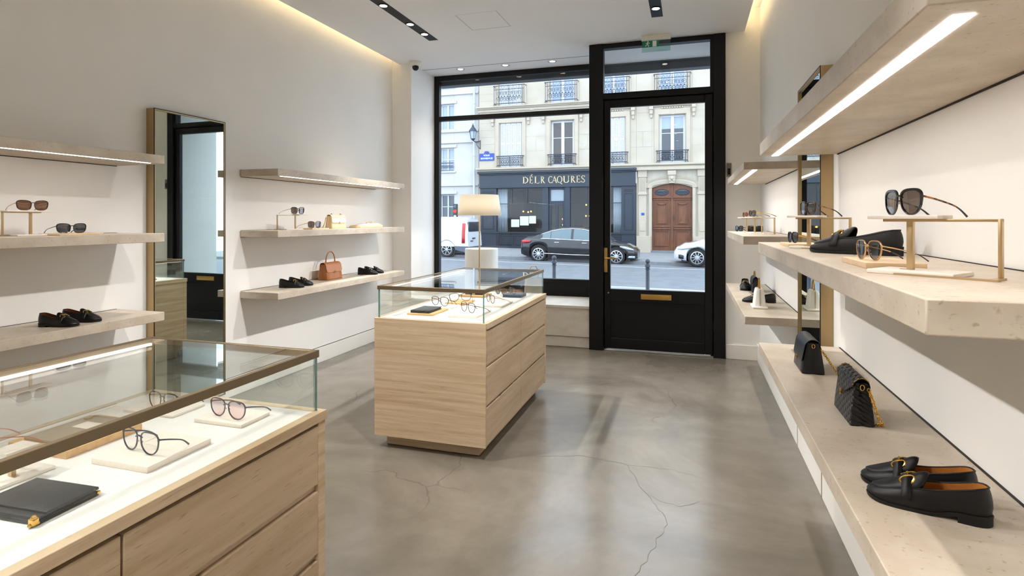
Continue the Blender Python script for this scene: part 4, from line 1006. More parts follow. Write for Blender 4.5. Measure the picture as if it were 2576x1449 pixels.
gz = lambda x, base: base - .0155*x
def ground(y0, y1, base, thick=.25, x0=-34, x1=20):
    v = [(x, y, gz(x, base) - t) for t in (thick, 0) for x, y in ((x0, y0), (x1, y0), (x1, y1), (x0, y1))]
    return MB().add(v, [(3,2,1,0), (4,5,6,7), (0,1,5,4), (1,2,6,5), (2,3,7,6), (3,0,4,7)])
struct(ground(7.16, 12.86, -.10).build('pavement_near', 'paving', smooth=False))
struct(ground(13.0, 20.86, -.20).build('road', 'asphalt', smooth=False))
struct(ground(21.0, 26.9, -.10).build('pavement_far', 'paving', smooth=False))
struct(ground(12.84, 13.02, -.098).build('kerb_near', 'kerbw', smooth=False))
struct(ground(20.84, 21.02, -.098).build('kerb_far', 'kerb', smooth=False))
struct(ground(19.48, 19.60, -.198, .01).build('road_marking', 'roadline', smooth=False))

# ---- main building
ab = thing('apartment_building', 'pale limestone building across the street with iron window railings', 'building', (-4, YF, 0))
def A(mb, name, m, parent=None, **k):
    p = parent or ab
    mb.v = [(a + 4, b - YF, c) for a, b, c in mb.v] if parent is None else [(a + 4, b - YF, c) for a, b, c in mb.v]
    return mb.build(name, m, p, **k)
BX0, BX1 = -10.06, 7.0
WX = [-8.41, -5.825, -3.42, -.767, 1.8, 4.3]
win1 = [(x-.56, x+.56, 3.97, 6.16) for x in WX]; win2 = [(x-.6, x+.6, 6.98, 9.3) for x in WX]
shop_o = (-10.0, -2.36, -.4, 3.72); door_o = (-1.66, .10, -.4, 2.88)
wl_ = cells(MB(), BX0, BX1, -.4, 11.5, win1 + win2 + [shop_o, door_o, (-1.66, .10, 2.88, 3.06)], YF, YF+.45)
# arched head of the portal opening
arc = [(-1.66 + 1.76*i/16, 2.86 + .19*math.sin(PI*i/16)**.8) for i in range(17)]
wl_.prism([(.10, 3.065), (-1.66, 3.065)] + arc, 'y', YF, YF+.45)
A(wl_, 'wall', 'fac', smooth=False)
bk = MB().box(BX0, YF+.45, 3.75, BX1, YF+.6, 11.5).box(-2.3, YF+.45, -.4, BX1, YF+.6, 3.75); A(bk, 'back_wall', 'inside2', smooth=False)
c = MB().box(BX0-.1, YF-.22, 6.93, BX1, YF, 7.0).box(BX0-.06, YF-.15, 6.87, BX1, YF, 6.93).box(BX0-.02, YF-.08, 6.74, BX1, YF, 6.87)
A(c, 'cornice', 'carve', bevel=.01)
c = MB().box(BX0-.1, YF-.26, 3.88, BX1, YF, 3.97).box(BX0-.05, YF-.16, 3.80, BX1, YF, 3.88)
A(c, 'string_course', 'carve', bevel=.01)
j = MB()
for z in (4.45, 4.8, 5.15, 5.5, 5.85, 6.2, 6.45, 7.3, 7.65, 8.0, 8.35): j.box(-10.0, YF-.004, z, -9.2, YF+.01, z+.018)
for a, b in ((-7.65, -6.6), (-5.05, -4.2), (-2.6, -1.55), (.05, 1.0)):
    for z in (4.75, 5.45, 6.3): j.box(a, YF-.003, z, b, YF+.01, z+.012)
    j.box((a+b)/2, YF-.003, 4.75, (a+b)/2+.012, YF+.01, 5.45)
A(j, 'stone_joints', 'jointl', smooth=False)
for x in WX[:4]:
    s = MB()   # moulded surround with two scrolled brackets
    s.box(x-.78, YF-.05, 3.97, x-.60, YF, 6.35).box(x+.60, YF-.05, 3.97, x+.78, YF, 6.35).box(x-.78, YF-.05, 6.18, x+.78, YF, 6.42).box(x-.9, YF-.10, 6.55, x+.9, YF, 6.66)
    for sx_ in (-1, 1):
        q = x + sx_*.92; s.box(q-.09, YF-.16, 6.42, q+.09, YF, 6.62).box(q-.07, YF-.12, 6.22, q+.07, YF, 6.42).box(q-.05, YF-.07, 6.05, q+.05, YF, 6.22)
    for k in range(9): s.ball((x-.44+.11*k, YF-.03, 6.48), .045, 5)
    A(s, 'window_surround', 'carve', bevel=.006)
    s = MB().box(x-.82, YF-.03, 6.98, x-.64, YF, 9.4).box(x+.64, YF-.03, 6.98, x+.82, YF, 9.4); A(s, 'window_surround', 'carve', bevel=.006)
def casement(x, z0, z1, hw, gm, mid=.62):
    f = MB().box(x-hw, YF+.16, z0, x-hw+.09, YF+.26, z1).box(x+hw-.09, YF+.16, z0, x+hw, YF+.26, z1).box(x-hw, YF+.16, z1-.09, x+hw, YF+.26, z1).box(x-.075, YF+.14, z0, x+.075, YF+.26, z1).box(x-hw, YF+.16, z0, x+hw, YF+.26, z0+.14)
    f.box(x-hw, YF+.17, z0+(z1-z0)*mid, x+hw, YF+.24, z0+(z1-z0)*mid+.035)
    fo = A(f, 'window', 'frame_w', bevel=.006)
    for s in (-1, 1): A(MB().box(x+s*.075, YF+.20, z0+.1, x+s*(hw-.09), YF+.215, z1-.09), 'pane', gm, fo, smooth=False)
    return fo
def shutters(x, z0, z1, hw):
    f = MB().box(x-hw, YF+.08, z0, x+hw, YF+.13, z1)
    for k in range(4):
        a = x - hw + .03 + k*(2*hw-.03)/4; b = a + (2*hw-.03)/4 - .03
        f.box(a, YF+.055, z0, a+.05, YF+.085, z1).box(b-.05, YF+.055, z0, b, YF+.085, z1)
        for zz in (z0, z0+(z1-z0)*.52, z1-.10): f.box(a, YF+.055, zz, b, YF+.085, zz+.10)
        n = 34
        for i in range(n):
            z = z0 + .1 + (z1-z0-.2)*i/n; f.box(a+.06, YF+.06, z, b-.06, YF+.08, z+.034)
    return A(f, 'shutters', 'shut', smooth=False)
shutters(WX[0], 3.97, 6.16, .56); casement(WX[1], 3.97, 6.16, .56, 'dkbrown'); shutters(WX[2], 3.97, 6.16, .56); casement(WX[3], 3.97, 6.16, .56, 'dkglass')
shutters(WX[0], 6.98, 9.3, .6); casement(WX[1], 6.98, 9.3, .6, 'paleglass'); casement(WX[2], 6.98, 9.3, .6, 'paleglass'); casement(WX[3], 6.98, 9.3, .6, 'paleglass')
casement(WX[4], 3.97, 6.16, .56, 'dkglass'); casement(WX[5], 3.97, 6.16, .56, 'dkglass')
# blinds in the right-hand window
A(MB().box(WX[3]-.47, YF+.196, 5.55, WX[3]-.08, YF+.199, 6.07).box(WX[3]+.08, YF+.196, 5.55, WX[3]+.47, YF+.199, 6.07), 'roller_blind', 'paleglass', smooth=False)
def scroll(mb, cx, cz, r, y, s=1, tw=.0085):
    mb.tube([(cx + s*r*(1-.75*k/14)*math.cos(k*.62), y, cz + r*(1-.75*k/14)*math.sin(k*.62)) for k in range(15)], tw, 4)
def railing(x, z0, z1, hw, proj):
    r = MB(); y = YF - proj
    r.tube([(x-hw, YF, z1), (x-hw, y, z1), (x+hw, y, z1), (x+hw, YF, z1)], .02, 5).tube([(x-hw+.04, YF, z0+.05), (x-hw+.04, y, z0+.05), (x+hw-.04, y, z0+.05), (x+hw-.04, YF, z0+.05)], .018, 5)
    r.tube([(x-hw+.04, y, z1-(z1-z0)*.2), (x+hw-.04, y, z1-(z1-z0)*.2)], .012, 4)
    for px in (x-hw+.04, x-hw+.14, x+hw-.14, x+hw-.04, x): r.tube([(px, y, z0-.02), (px, y, z1)], .012, 5)
    H = z1 - z0; n = max(3, int(hw/.17))
    for k in range(2*n):
        cx = x - hw + .2 + (2*hw-.4)*(k+.5)/(2*n)
        scroll(r, cx, z0+H*.28, H*.14, y, 1 if k % 2 else -1); scroll(r, cx, z0+H*.58, H*.13, y, -1 if k % 2 else 1)
        r.tube([(cx - .06, y, z1-H*.2), (cx, y, z1-H*.04), (cx + .06, y, z1-H*.2)], .008, 4)
        r.ball((cx, y, z0+H*.43), .028, 4)
    for s in (-1, 1): r.tube([(x+s*hw, y, z0), (x+s*hw, YF, z0)], .012, 4)
    return A(r, 'window_railing', 'ironb')
for x in WX[:4]:
    railing(x, 4.03, 4.53, .70, .12); railing(x, 7.03, 7.95, .80, .28)

# ---- carved stone portal with timber doors
p = MB()
for x0, x1 in ((-2.24, -1.90), (.34, .68)):
    p.box(x0, YF-.08, -.3, x1, YF, 2.62).box(x0-.03, YF-.14, 3.35, x1+.03, YF, 3.66).box(x0, YF-.11, 2.62, x1, YF, 3.35).box(x0-.03, YF-.13, 2.55, x1+.03, YF, 2.64).box(x0+.04, YF-.10, .9, x1-.04, YF-.07, 1.32)
    for k in range(5): p.box(x0+.04+.055*k, YF-.13, 2.72, x0+.07+.055*k, YF-.10, 3.3)
p.box(-2.34, YF-.16, -.3, -1.70, YF, .68).box(.14, YF-.16, -.3, .78, YF, .68)
p.box(-2.36, YF-.24, 3.66, 2.2, YF, 3.80)
rows = []
for rr, y in ((0, YF+.0), (0, YF-.06), (.16, YF-.09), (.19, YF-.05), (.30, YF-.10), (.33, YF)):
    rows.append([(-.78 + (-.88 - rr*1.1)*math.cos(PI*i/18), y, 2.86 + (.19 + rr)*math.sin(PI*i/18)**.8) for i in range(19)])
p.grid(rows); p.box(-1.80, YF-.06, -.2, -1.66, YF, 2.86).box(.10, YF-.06, -.2, .24, YF, 2.86)
A(p, 'portal_surround', 'carve', bevel=.008)
k = MB().prism([(-.94, 3.42), (-.62, 3.42), (-.66, 3.06), (-.90, 3.06)], 'y', YF-.22, YF).box(-.96, YF-.26, 3.42, -.60, YF, 3.62)
for q in ((-.78, 3.28, .1), (-.85, 3.18, .06), (-.71, 3.18, .06), (-1.15, 3.32, .06), (-1.3, 3.28, .045), (-.41, 3.32, .06), (-.26, 3.28, .045)): k.ball((q[0], YF-.2 if abs(q[0]+.78) < .12 else YF-.02, q[1]), q[2], 7)
A(k, 'keystone', 'carve', bevel=.01)
def leafdoor(x0, x1, nm):
    s = 1
    d = MB().box(x0, YF+.14, .0, x1, YF+.24, 3.06); o = A(d, nm, 'wood', bevel=.006)
    w_ = x1 - x0; g = MB()
    def fr(z0, z1, ins, th=.035, dp=.05):
        g.box(x0+ins, YF+.14-dp, z0, x1-ins, YF+.14, z0+th).box(x0+ins, YF+.14-dp, z1-th, x1-ins, YF+.14, z1).box(x0+ins, YF+.14-dp, z0, x0+ins+th, YF+.14, z1).box(x1-ins-th, YF+.14-dp, z0, x1-ins, YF+.14, z1)
    fr(.22, .92, .12); fr(1.20, 2.32, .10, .03, .03); fr(1.24, 2.24, .2, .03, .05)
    g.box(x0+.06, YF+.05, .98, x1-.06, YF+.14, 1.04).box(x0+.08, YF+.07, 1.08, x1-.08, YF+.14, 1.13).box(x0, YF+.06, 2.40, x1, YF+.14, 2.46).box(x0+.04, YF+.08, 2.32, x1-.04, YF+.14, 2.36)
    g.prism([(x0+.22, 1.24), (x1-.22, 1.24), ((x0+x1)/2, 1.38)], 'y', YF+.07, YF+.14)
    g.prism([((x0+x1)/2 + math.cos(PI*i/8)*w_*.24, 2.20 - math.sin(PI*i/8)*.11) for i in range(9)], 'y', YF+.07, YF+.14)
    A(g, 'moulding', 'wood', o, bevel=.006)
    v = MB(); cx = (x0+x1)/2
    v.prism([(cx + math.cos(2*PI*i/24)*w_*.34, 2.66 + math.sin(2*PI*i/24)*.125) for i in range(24)], 'y', YF+.125, YF+.15)
    gl = A(v, 'fanlight', 'dkglass', o)
    v = MB()
    for q in range(5): scroll(v, cx - w_*.24 + q*w_*.12, 2.66, .06, YF+.118, 1 if q % 2 else -1, .008)
    v.tube([(cx + math.cos(2*PI*i/24)*w_*.35, YF+.12, 2.66 + math.sin(2*PI*i/24)*.13) for i in range(24)], .012, 4, closed=True); A(v, 'grille', 'ironb', o)
    return o
dl = leafdoor(-1.66, -.80, 'portal_door'); leafdoor(-.76, .10, 'portal_door')
A(MB().box(-.82, YF+.09, 0, -.74, YF+.2, 3.05), 'meeting_stile', 'wood', bevel=.006)
A(MB().box(-1.24, YF+.06, 1.10, -1.14, YF+.075, 1.13), 'letter_plate', 'carchrome', dl); A(MB().disc((-.72, YF+.06, 1.5), .02, 'z', .2, 8), 'door_pull', 'ironb')
A(MB().box(-1.8, YF-.12, -.12, .24, YF+.3, .02), 'doorstep', 'kerb', bevel=.01)
A(MB().box(-2.13, YF-.09, 1.62, -1.99, YF-.08, 1.73), 'number_plate', 'signblue', smooth=False)

# ---- the shop front
sf = thing('storefront', 'slate blue restaurant front with gilt lettering across the street', 'shop front', (-6.2, YF, 0))
def S(mb, name, m, parent=None, **k):
    mb.v = [(a + 6.2, b - YF, c) for a, b, c in mb.v]; return mb.build(name, m, parent or sf, **k)
S(MB().box(-10.05, YF-.30, 3.68, -2.32, YF+.1, 3.79).box(-10.0, YF-.22, 3.62, -2.35, YF+.1, 3.68), 'cornice', 'shopb', bevel=.01)
sb = S(MB().box(-10.0, YF-.12, 3.02, -2.38, YF+.1, 3.64), 'fascia', 'shopb', bevel=.008)
S(MB().box(-10.0, YF-.17, 2.97, -2.36, YF+.1, 3.04), 'lower_moulding', 'shopb', bevel=.008)
pl = MB()
for a, b in ((-9.98, -9.12), (-6.79, -6.49), (-5.68, -5.43), (-3.03, -2.37)): pl.box(a, YF-.08, -.15, b, YF+.12, 3.0)
S(pl, 'pilasters', 'shopb', bevel=.008)
pm = MB()
for a, b in ((-9.86, -9.26), (-2.9, -2.5)):
    for z0, z1 in ((.95, 2.65), (2.72, 2.82)):
        pm.box(a, YF-.105, z0, b, YF-.08, z0+.03).box(a, YF-.105, z1-.03, b, YF-.08, z1).box(a, YF-.105, z0, a+.03, YF-.08, z1).box(b-.03, YF-.105, z0, b, YF-.08, z1)
S(pm, 'panel_moulding', 'shopb2', bevel=.004)
rs = MB().box(-9.12, YF-.06, -.15, -6.79, YF+.12, .74).box(-5.43, YF-.06, -.15, -3.03, YF+.12, .74).box(-10.0, YF-.13, .74, -6.49, YF+.12, .82).box(-5.68, YF-.13, .74, -2.36, YF+.12, .82)
rs.box(-10.0, YF-.12, -.15, -6.49, YF, .12).box(-5.68, YF-.12, -.15, -2.36, YF, .10)
for a, b in ((-9.05, -8.25), (-8.2, -6.85), (-5.38, -4.3), (-4.2, -3.1)):
    rs.box(a, YF-.085, .2, b, YF-.06, .23).box(a, YF-.085, .62, b, YF-.06, .65).box(a, YF-.085, .2, a+.03, YF-.06, .65).box(b-.03, YF-.085, .2, b, YF-.06, .65)
S(rs, 'stall_riser', 'shopb2', bevel=.005)
for a, b in ((-9.12, -6.79), (-5.43, -3.03)):
    fr = MB().box(a, YF-.02, 2.18, b, YF+.05, 2.215).box(a, YF-.02, 2.93, b, YF+.05, 3.0)
    for k in (1, 2): fr.box(a+(b-a)*k/3-.02, YF-.02, 2.2, a+(b-a)*k/3+.02, YF+.05, 2.95)
    fo = S(fr, 'window_bars', 'shopb', bevel=.004)
    S(MB().box(a, YF+.02, .8, b, YF+.035, 2.95), 'pane', 'winglass', fo, smooth=False)
d = cells(MB(), -6.49, -5.68, -.12, 3.0, [(-6.36, -6.14, .6, 2.1), (-6.03, -5.81, .6, 2.1), (-6.40, -5.76, 2.32, 2.86)], YF+.04, YF+.12)
do = S(d, 'entrance_doors', 'shopb', bevel=.005); S(MB().box(-6.45, YF+.07, .5, -5.72, YF+.08, 2.9), 'pane', 'winglass', do, smooth=False)
S(MB().box(-6.40, YF+.085, 2.32, -5.76, YF+.095, 2.86), 'transom_blind', 'curtain', do, smooth=False)
room = MB().box(-9.95, YF+3.2, -.1, -2.4, YF+3.4, 3.1).box(-9.95, YF+.46, -.15, -2.4, YF+3.4, -.1).box(-9.95, YF+.13, 3.0, -2.4, YF+3.4, 3.1).box(-9.99, YF+.13, -.1, -9.9, YF+3.4, 3.1).box(-2.45, YF+.13, -.1, -2.37, YF+3.4, 3.1)
S(room, 'interior', 'inside', smooth=False)
bar = MB().box(-8.4, YF+1.6, -.1, -5.0, YF+2.2, .95).box(-7.9, YF+2.9, .9, -7.2, YF+3.2, 2.6).box(-4.6, YF+1.5, -.1, -3.2, YF+2.1, .8)
rr = random.Random(4)
for k in range(26): x = rr.uniform(-8.2, -3.3); bar.lathe([(.05, 0), (.055, .12), (.02, .2), (.02, .3)], 6, (x, YF+1.8+rr.uniform(-.15, .2), .8 if x > -4.7 else .95))
S(bar, 'bar_counter', 'inside2', smooth=False)
cu = MB()
for a, b in ((-9.12, -8.62), (-3.42, -3.05)):
    cu.grid([[(a+(b-a)*i/24, YF+.16+.035*math.sin(i*1.6), z) for i in range(25)] for z in (.8, 2.93)])
S(cu, 'curtains', 'curtain', solid=.01)
# gilt serif letters, drawn as stems, hairlines and bowls
def letter(ch):
    K = .17; T = .07; L = []                       # thick and thin stroke widths; strokes: list of polygons in a unit-high box
    def bar(x0, z0, x1, z1, w_):
        d = Vector((x1-x0, z1-z0)).normalized(); n = Vector((-d.y, d.x))*w_/2
        L.append([(x0+n.x, z0+n.y), (x0-n.x, z0-n.y), (x1-n.x, z1-n.y), (x1+n.x, z1+n.y)])
    def ser(x, z, w_=.30): L.append([(x-w_/2, z-.025), (x+w_/2, z-.025), (x+w_/2, z+.025), (x-w_/2, z+.025)])
    def bowl(cx, cz, rx, rz, a0, a1, thick=K, thin=T):
        n = 22; o = []; i_ = []
        for k in range(n+1):
            a = R(a0 + (a1-a0)*k/n); wd = thin + (thick-thin)*abs(math.cos(a))
            o.append((cx + rx*math.cos(a), cz + rz*math.sin(a))); i_.append((cx + (rx-wd)*math.cos(a), cz + (rz-min(wd, thin*1.3))*math.sin(a)))
        for k in range(n): L.append([o[k], o[k+1], i_[k+1], i_[k]])
    if ch in 'DELR': bar(.14, 0, .14, 1, K); ser(.14, .02); ser(.14, .98)
    if ch == 'D': bowl(.18, .5, .66, .5, -90, 90)
    if ch == 'E': bar(.14, .97, .62, .97, T); bar(.14, .5, .5, .5, T); bar(.14, .03, .66, .03, T); bar(.62, .80, .62, 1, .05); bar(.5, .4, .5, .6, .05); bar(.66, 0, .66, .22, .05)
    if ch == 'L': bar(.14, .03, .7, .03, T); bar(.7, 0, .7, .26, .05)
    if ch == 'R': bowl(.18, .745, .44, .255, -90, 90); bar(.30, .5, .72, 0, K*.95); ser(.74, .02, .22)
    if ch == 'C': bowl(.52, .5, .5, .5, 48, 312); bar(.86, .76, .86, .97, .05)
    if ch == 'A': bar(.08, 0, .45, 1, T); bar(.43, 1, .82, 0, K); bar(.2, .34, .68, .34, T); ser(.08, .02, .26); ser(.82, .02, .28)
    if ch == 'Q': bowl(.5, .5, .5, .5, 0, 360); bar(.48, .1, .95, -.16, K*.7)
    if ch == 'U': bar(.14, .3, .14, 1, K); bar(.74, .3, .74, 1, T); bowl(.44, .32, .38, .32, 180, 360); ser(.14, .98); ser(.74, .98, .26)
    if ch == 'S': bowl(.42, .735, .34, .265, 30, 250, T*1.6, T); bowl(.40, .265, .36, .265, -150, 75, T*1.6, T); bar(.2, .66, .6, .38, K); bar(.72, .72, .72, .96, .05); bar(.06, .04, .06, .28, .05)
    return L
def put_letter(ch, x0, x1, z0, z1, nm, acc=None):
    P = letter(ch); mx = max(p[0] for q in P for p in q); mb = MB()
    for q in P: mb.prism([(x0 + p[0]/mx*(x1-x0), z0 + p[1]*(z1-z0)) for p in q], 'y', YF-.145, YF-.118)
    if acc:
        a, b = acc; mb.prism([(a[0]-.02, a[1]), (a[0]+.03, a[1]-.02), (b[0]+.04, b[1]), (b[0]-.02, b[1]+.03)], 'y', YF-.145, YF-.118)
    S(mb, nm, 'gilt', sb, smooth=False, fix=False)
px = lambda u: -7.747 + (u-1318.6)/(1472-1318.6)*(-4.704+7.747)
for ch, a, b in (('D', 1318.6, 1333), ('E', 1336, 1344.6), ('L', 1348.5, 1360.6), ('R', 1364, 1375), ('C', 1382.4, 1392.4), ('A', 1391.5, 1405), ('Q', 1403.8, 1417.5), ('U', 1419, 1434.6), ('R', 1438, 1449.5), ('E', 1451.5, 1460.5), ('S', 1462, 1472)):
    acc = None
    if ch == 'E' and a < 1340: acc = ((px(1339), 3.54), (px(1342.5), 3.60))
    if ch == 'Q': acc = ((px(1407), 3.60), (px(1409.5), 3.55))
    put_letter(ch, px(a), px(b), 3.165, 3.50, 'letter', acc)
lamps = MB()
for i, (x, z, y) in enumerate(((-8.02, 1.83, .9), (-7.78, 1.80, .95), (-7.62, 1.83, .9), (-7.15, 1.2, 1.6), (-6.2, 1.15, 1.9), (-5.9, 1.35, 1.9), (-4.9, 2.15, 1.3), (-4.84, 1.6, .9), (-4.66, 1.6, .9), (-4.45, 1.62, .95), (-6.28, 1.45, 2.2), (-4.1, 1.1, 1.6))):
    o = MB().ball((0, 0, 0), .038, 7).build('lamp_globe', 'bulb'); tag(o, 'tiny warm glowing globe lamp inside the restaurant', 'lamp', 'globe lamps inside the restaurant', (x, YF+y, z))
for (x0, x1, z0, z1), lb in zip(((-8.38, -7.97, 1.06, 1.43), (-7.93, -7.49, 1.14, 1.585), (-7.466, -7.126, 1.235, 1.60)), ('leftmost and lowest white menu sheet in the restaurant window', 'middle white menu sheet in the restaurant window, largest', 'rightmost white menu sheet in the restaurant window')):
    t = thing('menu_sheet', lb, 'menu', ((x0+x1)/2, YF+.012, z0), 0, 'menus in the restaurant window'); hw = (x1-x0)/2
    MB().box(-hw, -.004, 0, hw, .004, z1-z0).build('sheet', 'paper', t, smooth=False)
    MB().box(-hw-.012, .0045, -.02, hw+.012, .009, z1-z0+.02).build('board', 'inside2', t, smooth=False)

# ---- building on the left, pipe, lantern, signs
lb = thing('apartment_building', 'whitewashed building left of the drain pipe across the street', 'building', (-14, YF, 0))
def B(mb, name, m, parent=None, **k):
    mb.v = [(a + 14, b - YF, c) for a, b, c in mb.v]; return mb.build(name, m, parent or lb, **k)
wn_ = [(-12.2, -11.44, 1.45, 2.70), (-12.2, -11.45, 3.88, 5.06), (-12.2, -11.45, 5.98, 7.3), (-12.2, -11.45, 8.2, 9.4)]
wn_ += [(a-2.6, b-2.6, c, d) for a, b, c, d in wn_]
B(cells(MB(), -20, -10.12, -.4, 11.5, wn_, YF+.1, YF+.5), 'wall', 'facw', smooth=False)
c = MB()
for z in (3.12, 5.30, 5.85, 7.75): c.box(-20, YF+.02, z, -10.12, YF+.1, z+.09)
for a, b, c0, d in wn_: c.box(a-.15, YF+.05, d+.02, b+.15, YF+.1, d+.16).box(a-.1, YF+.03, c0-.08, b+.1, YF+.1, c0)
B(c, 'bands', 'facw', bevel=.01)
for a, b, c0, d in wn_:
    x = (a+b)/2; hw = (b-a)/2
    f = MB().box(a, YF+.22, c0, a+.06, YF+.3, d).box(b-.06, YF+.22, c0, b, YF+.3, d).box(x-.04, YF+.2, c0, x+.04, YF+.3, d).box(a, YF+.22, d-.06, b, YF+.3, d).box(a, YF+.22, c0, b, YF+.3, c0+.06).box(a, YF+.22, (c0+d)/2-.02, b, YF+.3, (c0+d)/2+.02)
    fo = B(f, 'window', 'frame_w' if c0 > 3 else 'pipe', bevel=.004)
    B(MB().box(a, YF+.27, c0, b, YF+.28, d), 'pane', 'dkglass' if c0 < 3 else 'paleglass', fo, smooth=False)
    if 3 < c0 < 5:
        r = MB().tube([(a, YF+.02, c0+.42), (b, YF+.02, c0+.42)], .02, 4).tube([(a, YF+.02, c0+.04), (b, YF+.02, c0+.04)], .014, 4)
        for k in range(9): scroll(r, a + (b-a)*(k+.5)/9, c0+.22, .09, YF+.02, 1 if k % 2 else -1)
        B(r, 'window_railing', 'ironb')
pp = tag(MB().tube([(0, 0, -.1), (0, 0, 9.5)], .055, 10).tube([(-.0, 0, 2.2), (0, 0, 2.28)], .075, 10).tube([(0, 0, 4.6), (0, 0, 4.68)], .075, 10).tube([(0, 0, 7.2), (0, 0, 7.28)], .075, 10).build('drain_pipe', 'pipe'), 'tall pale drain pipe between the two buildings across the street', 'pipe', None, (-10.30, YF-.07, 0))
t = thing('street_lantern', 'wall lantern on a scrolled iron bracket above the street name sign', 'lantern', (-10.17, YF-.55, 5.38))
MB().lathe([(.11, .0), (.18, .38)], 6, cap=False).build('lamp_glass', 'paleglass', t, smooth=False)
MB().lathe([(.21, .37), (.19, .42), (.09, .56), (.05, .60), (.06, .65), (.02, .68), (.025, .73), (0, .76)], 12).build('cap', 'ironb', t)
b = MB().lathe([(0, -.09), (.05, -.06), (.12, .0), (.12, .015)], 10)
for k in range(6): a = 2*PI*k/6; b.tube([(.11*math.cos(a), .11*math.sin(a), 0), (.185*math.cos(a), .185*math.sin(a), .38)], .009, 4)
b.build('frame', 'ironb', t)
b = MB().tube([(0, 0, -.07), (.05, .15, -.12), (.10, .30, -.1), (.18, .5, -.05)], .022, 6).tube([(.18, .53, -.42), (.14, .4, -.38), (.08, .3, -.25), (.10, .30, -.12)], .016, 6).tube([(.18, .53, .0), (.18, .53, -.45)], .018, 6)
b.build('bracket', 'ironb', t)
t = thing('street_sign', 'blue enamel street name sign with white lettering', 'sign', (-9.645, YF-.02, 4.345))
MB().box(-.385, -.015, 0, .385, .01, .36).build('plate', 'signblue', t, bevel=.004)
MB().tube([(-.12, -.01, .37), (-.08, -.01, .45), (.08, -.01, .45), (.12, -.01, .37)], .02, 5).box(-.06, -.014, .36, .06, .004, .41).build('crest', 'signblue', t)
def text_mesh(s, size, name, m, parent, loc):
    cu_ = bpy.data.curves.new(name, 'FONT'); cu_.body = s; cu_.size = size; cu_.extrude = .004; cu_.offset = .0035; cu_.align_x = 'CENTER'
    o = bpy.data.objects.new(name, cu_); COL.objects.link(o); dg = bpy.context.evaluated_depsgraph_get()
    me = bpy.data.meshes.new_from_object(o.evaluated_get(dg)); bpy.data.objects.remove(o); bpy.data.curves.remove(cu_)
    me.materials.clear(); me.materials.append(M[m]); o = bpy.data.objects.new(name, me); COL.objects.link(o)
    o.parent = parent; o.location = loc; o.rotation_euler = (R(90), 0, 0); return o
text_mesh('VOUD', .115, 'lettering', 'signwhite', t, (0, -.018, .225))
text_mesh('IDOVEDVUE', .115, 'lettering', 'signwhite', t, (0, -.018, .075))
t = thing('traffic_light', 'small traffic light showing red beside the white van', 'traffic light', (-11.12, YF-.5, 0))
MB().tube([(0, 0, 0), (0, 0, 1.4)], .04, 8).build('pole', 'ironb', t)
MB().box(-.11, -.06, 1.30, .11, .06, 2.2).build('housing', 'shopb', t, bevel=.02)
MB().disc((.0, -.07, 1.84), .075, 'y', .02, 16).build('red_lamp', 'red', t)
MB().disc((.0, -.07, 2.08), .07, 'y', .02, 16).build('dark_lamp', 'dkglass', t); MB().disc((.0, -.07, 1.58), .07, 'y', .02, 16).build('pale_lamp', 'paper', t)

# ---- bollards
def bollard(label, x, y, h):
    g = gz(x, -.10); t = thing('bollard', label, 'bollard', (x, y, g), 0, 'bollards on the near pavement')
    MB().lathe([(.052, 0), (.052, .03), (.040, .045), (.036, h-.21), (.05, h-.205), (.05, h-.19), (.03, h-.18), (.03, h-.175)], 16).build('shaft', 'boll', t)
    MB().lathe([(.03, h-.178), (.048, h-.165), (.052, h-.13), (.046, h-.10), (.028, h-.088), (.028, h-.082)], 16).build('collar', 'boll', t)
    MB().ball((0, 0, h-.043), .047, 9).build('knob', 'boll', t)
bollard('round-topped bollard seen through the shop window in front of the sedan', -2.689, 11.5, .75)
bollard('round-topped bollard seen through the entrance door glass', -.80, 11.5, .75)

# ------------------------------------------------------------------ vehicles (front towards +x, seen from -y)
def wheel(t, x, y, r, spokes=10):
    o = MB().lathe([(r*.70, -.10), (r*.93, -.10), (r, -.06), (r, .06), (r*.93, .10), (r*.70, .10)], 36, cap=False); o.xf(Matrix.Rotation(R(90), 4, 'X')); o.xf(Matrix.Translation((x, y, r)))
    w_ = o.build('wheel', 'tyre', t)
    q = MB().lathe([(r*.72, -.095), (r*.74, -.10), (r*.66, -.105), (r*.64, -.07), (r*.70, -.06)], 36, cap=False)
    d = MB().disc((0, 0, -.03), r*.70, 'z', .02, 28)
    for k in range(spokes):
        a = 2*PI*k/spokes; q.tube([(r*.08*math.cos(a), r*.08*math.sin(a), -.098), (r*.67*math.cos(a), r*.67*math.sin(a), -.095)], [.022, .015], 6)
    q.disc((0, 0, -.095), r*.12, 'z', .03, 14)
    for m_ in (q, d): m_.xf(Matrix.Rotation(R(90), 4, 'X') if y > 0 else Matrix.Rotation(R(-90), 4, 'X')); m_.xf(Matrix.Translation((x, y, r)))
    q.build('rim', 'rim', w_); d.build('hub_shadow', 'cartrim', w_)
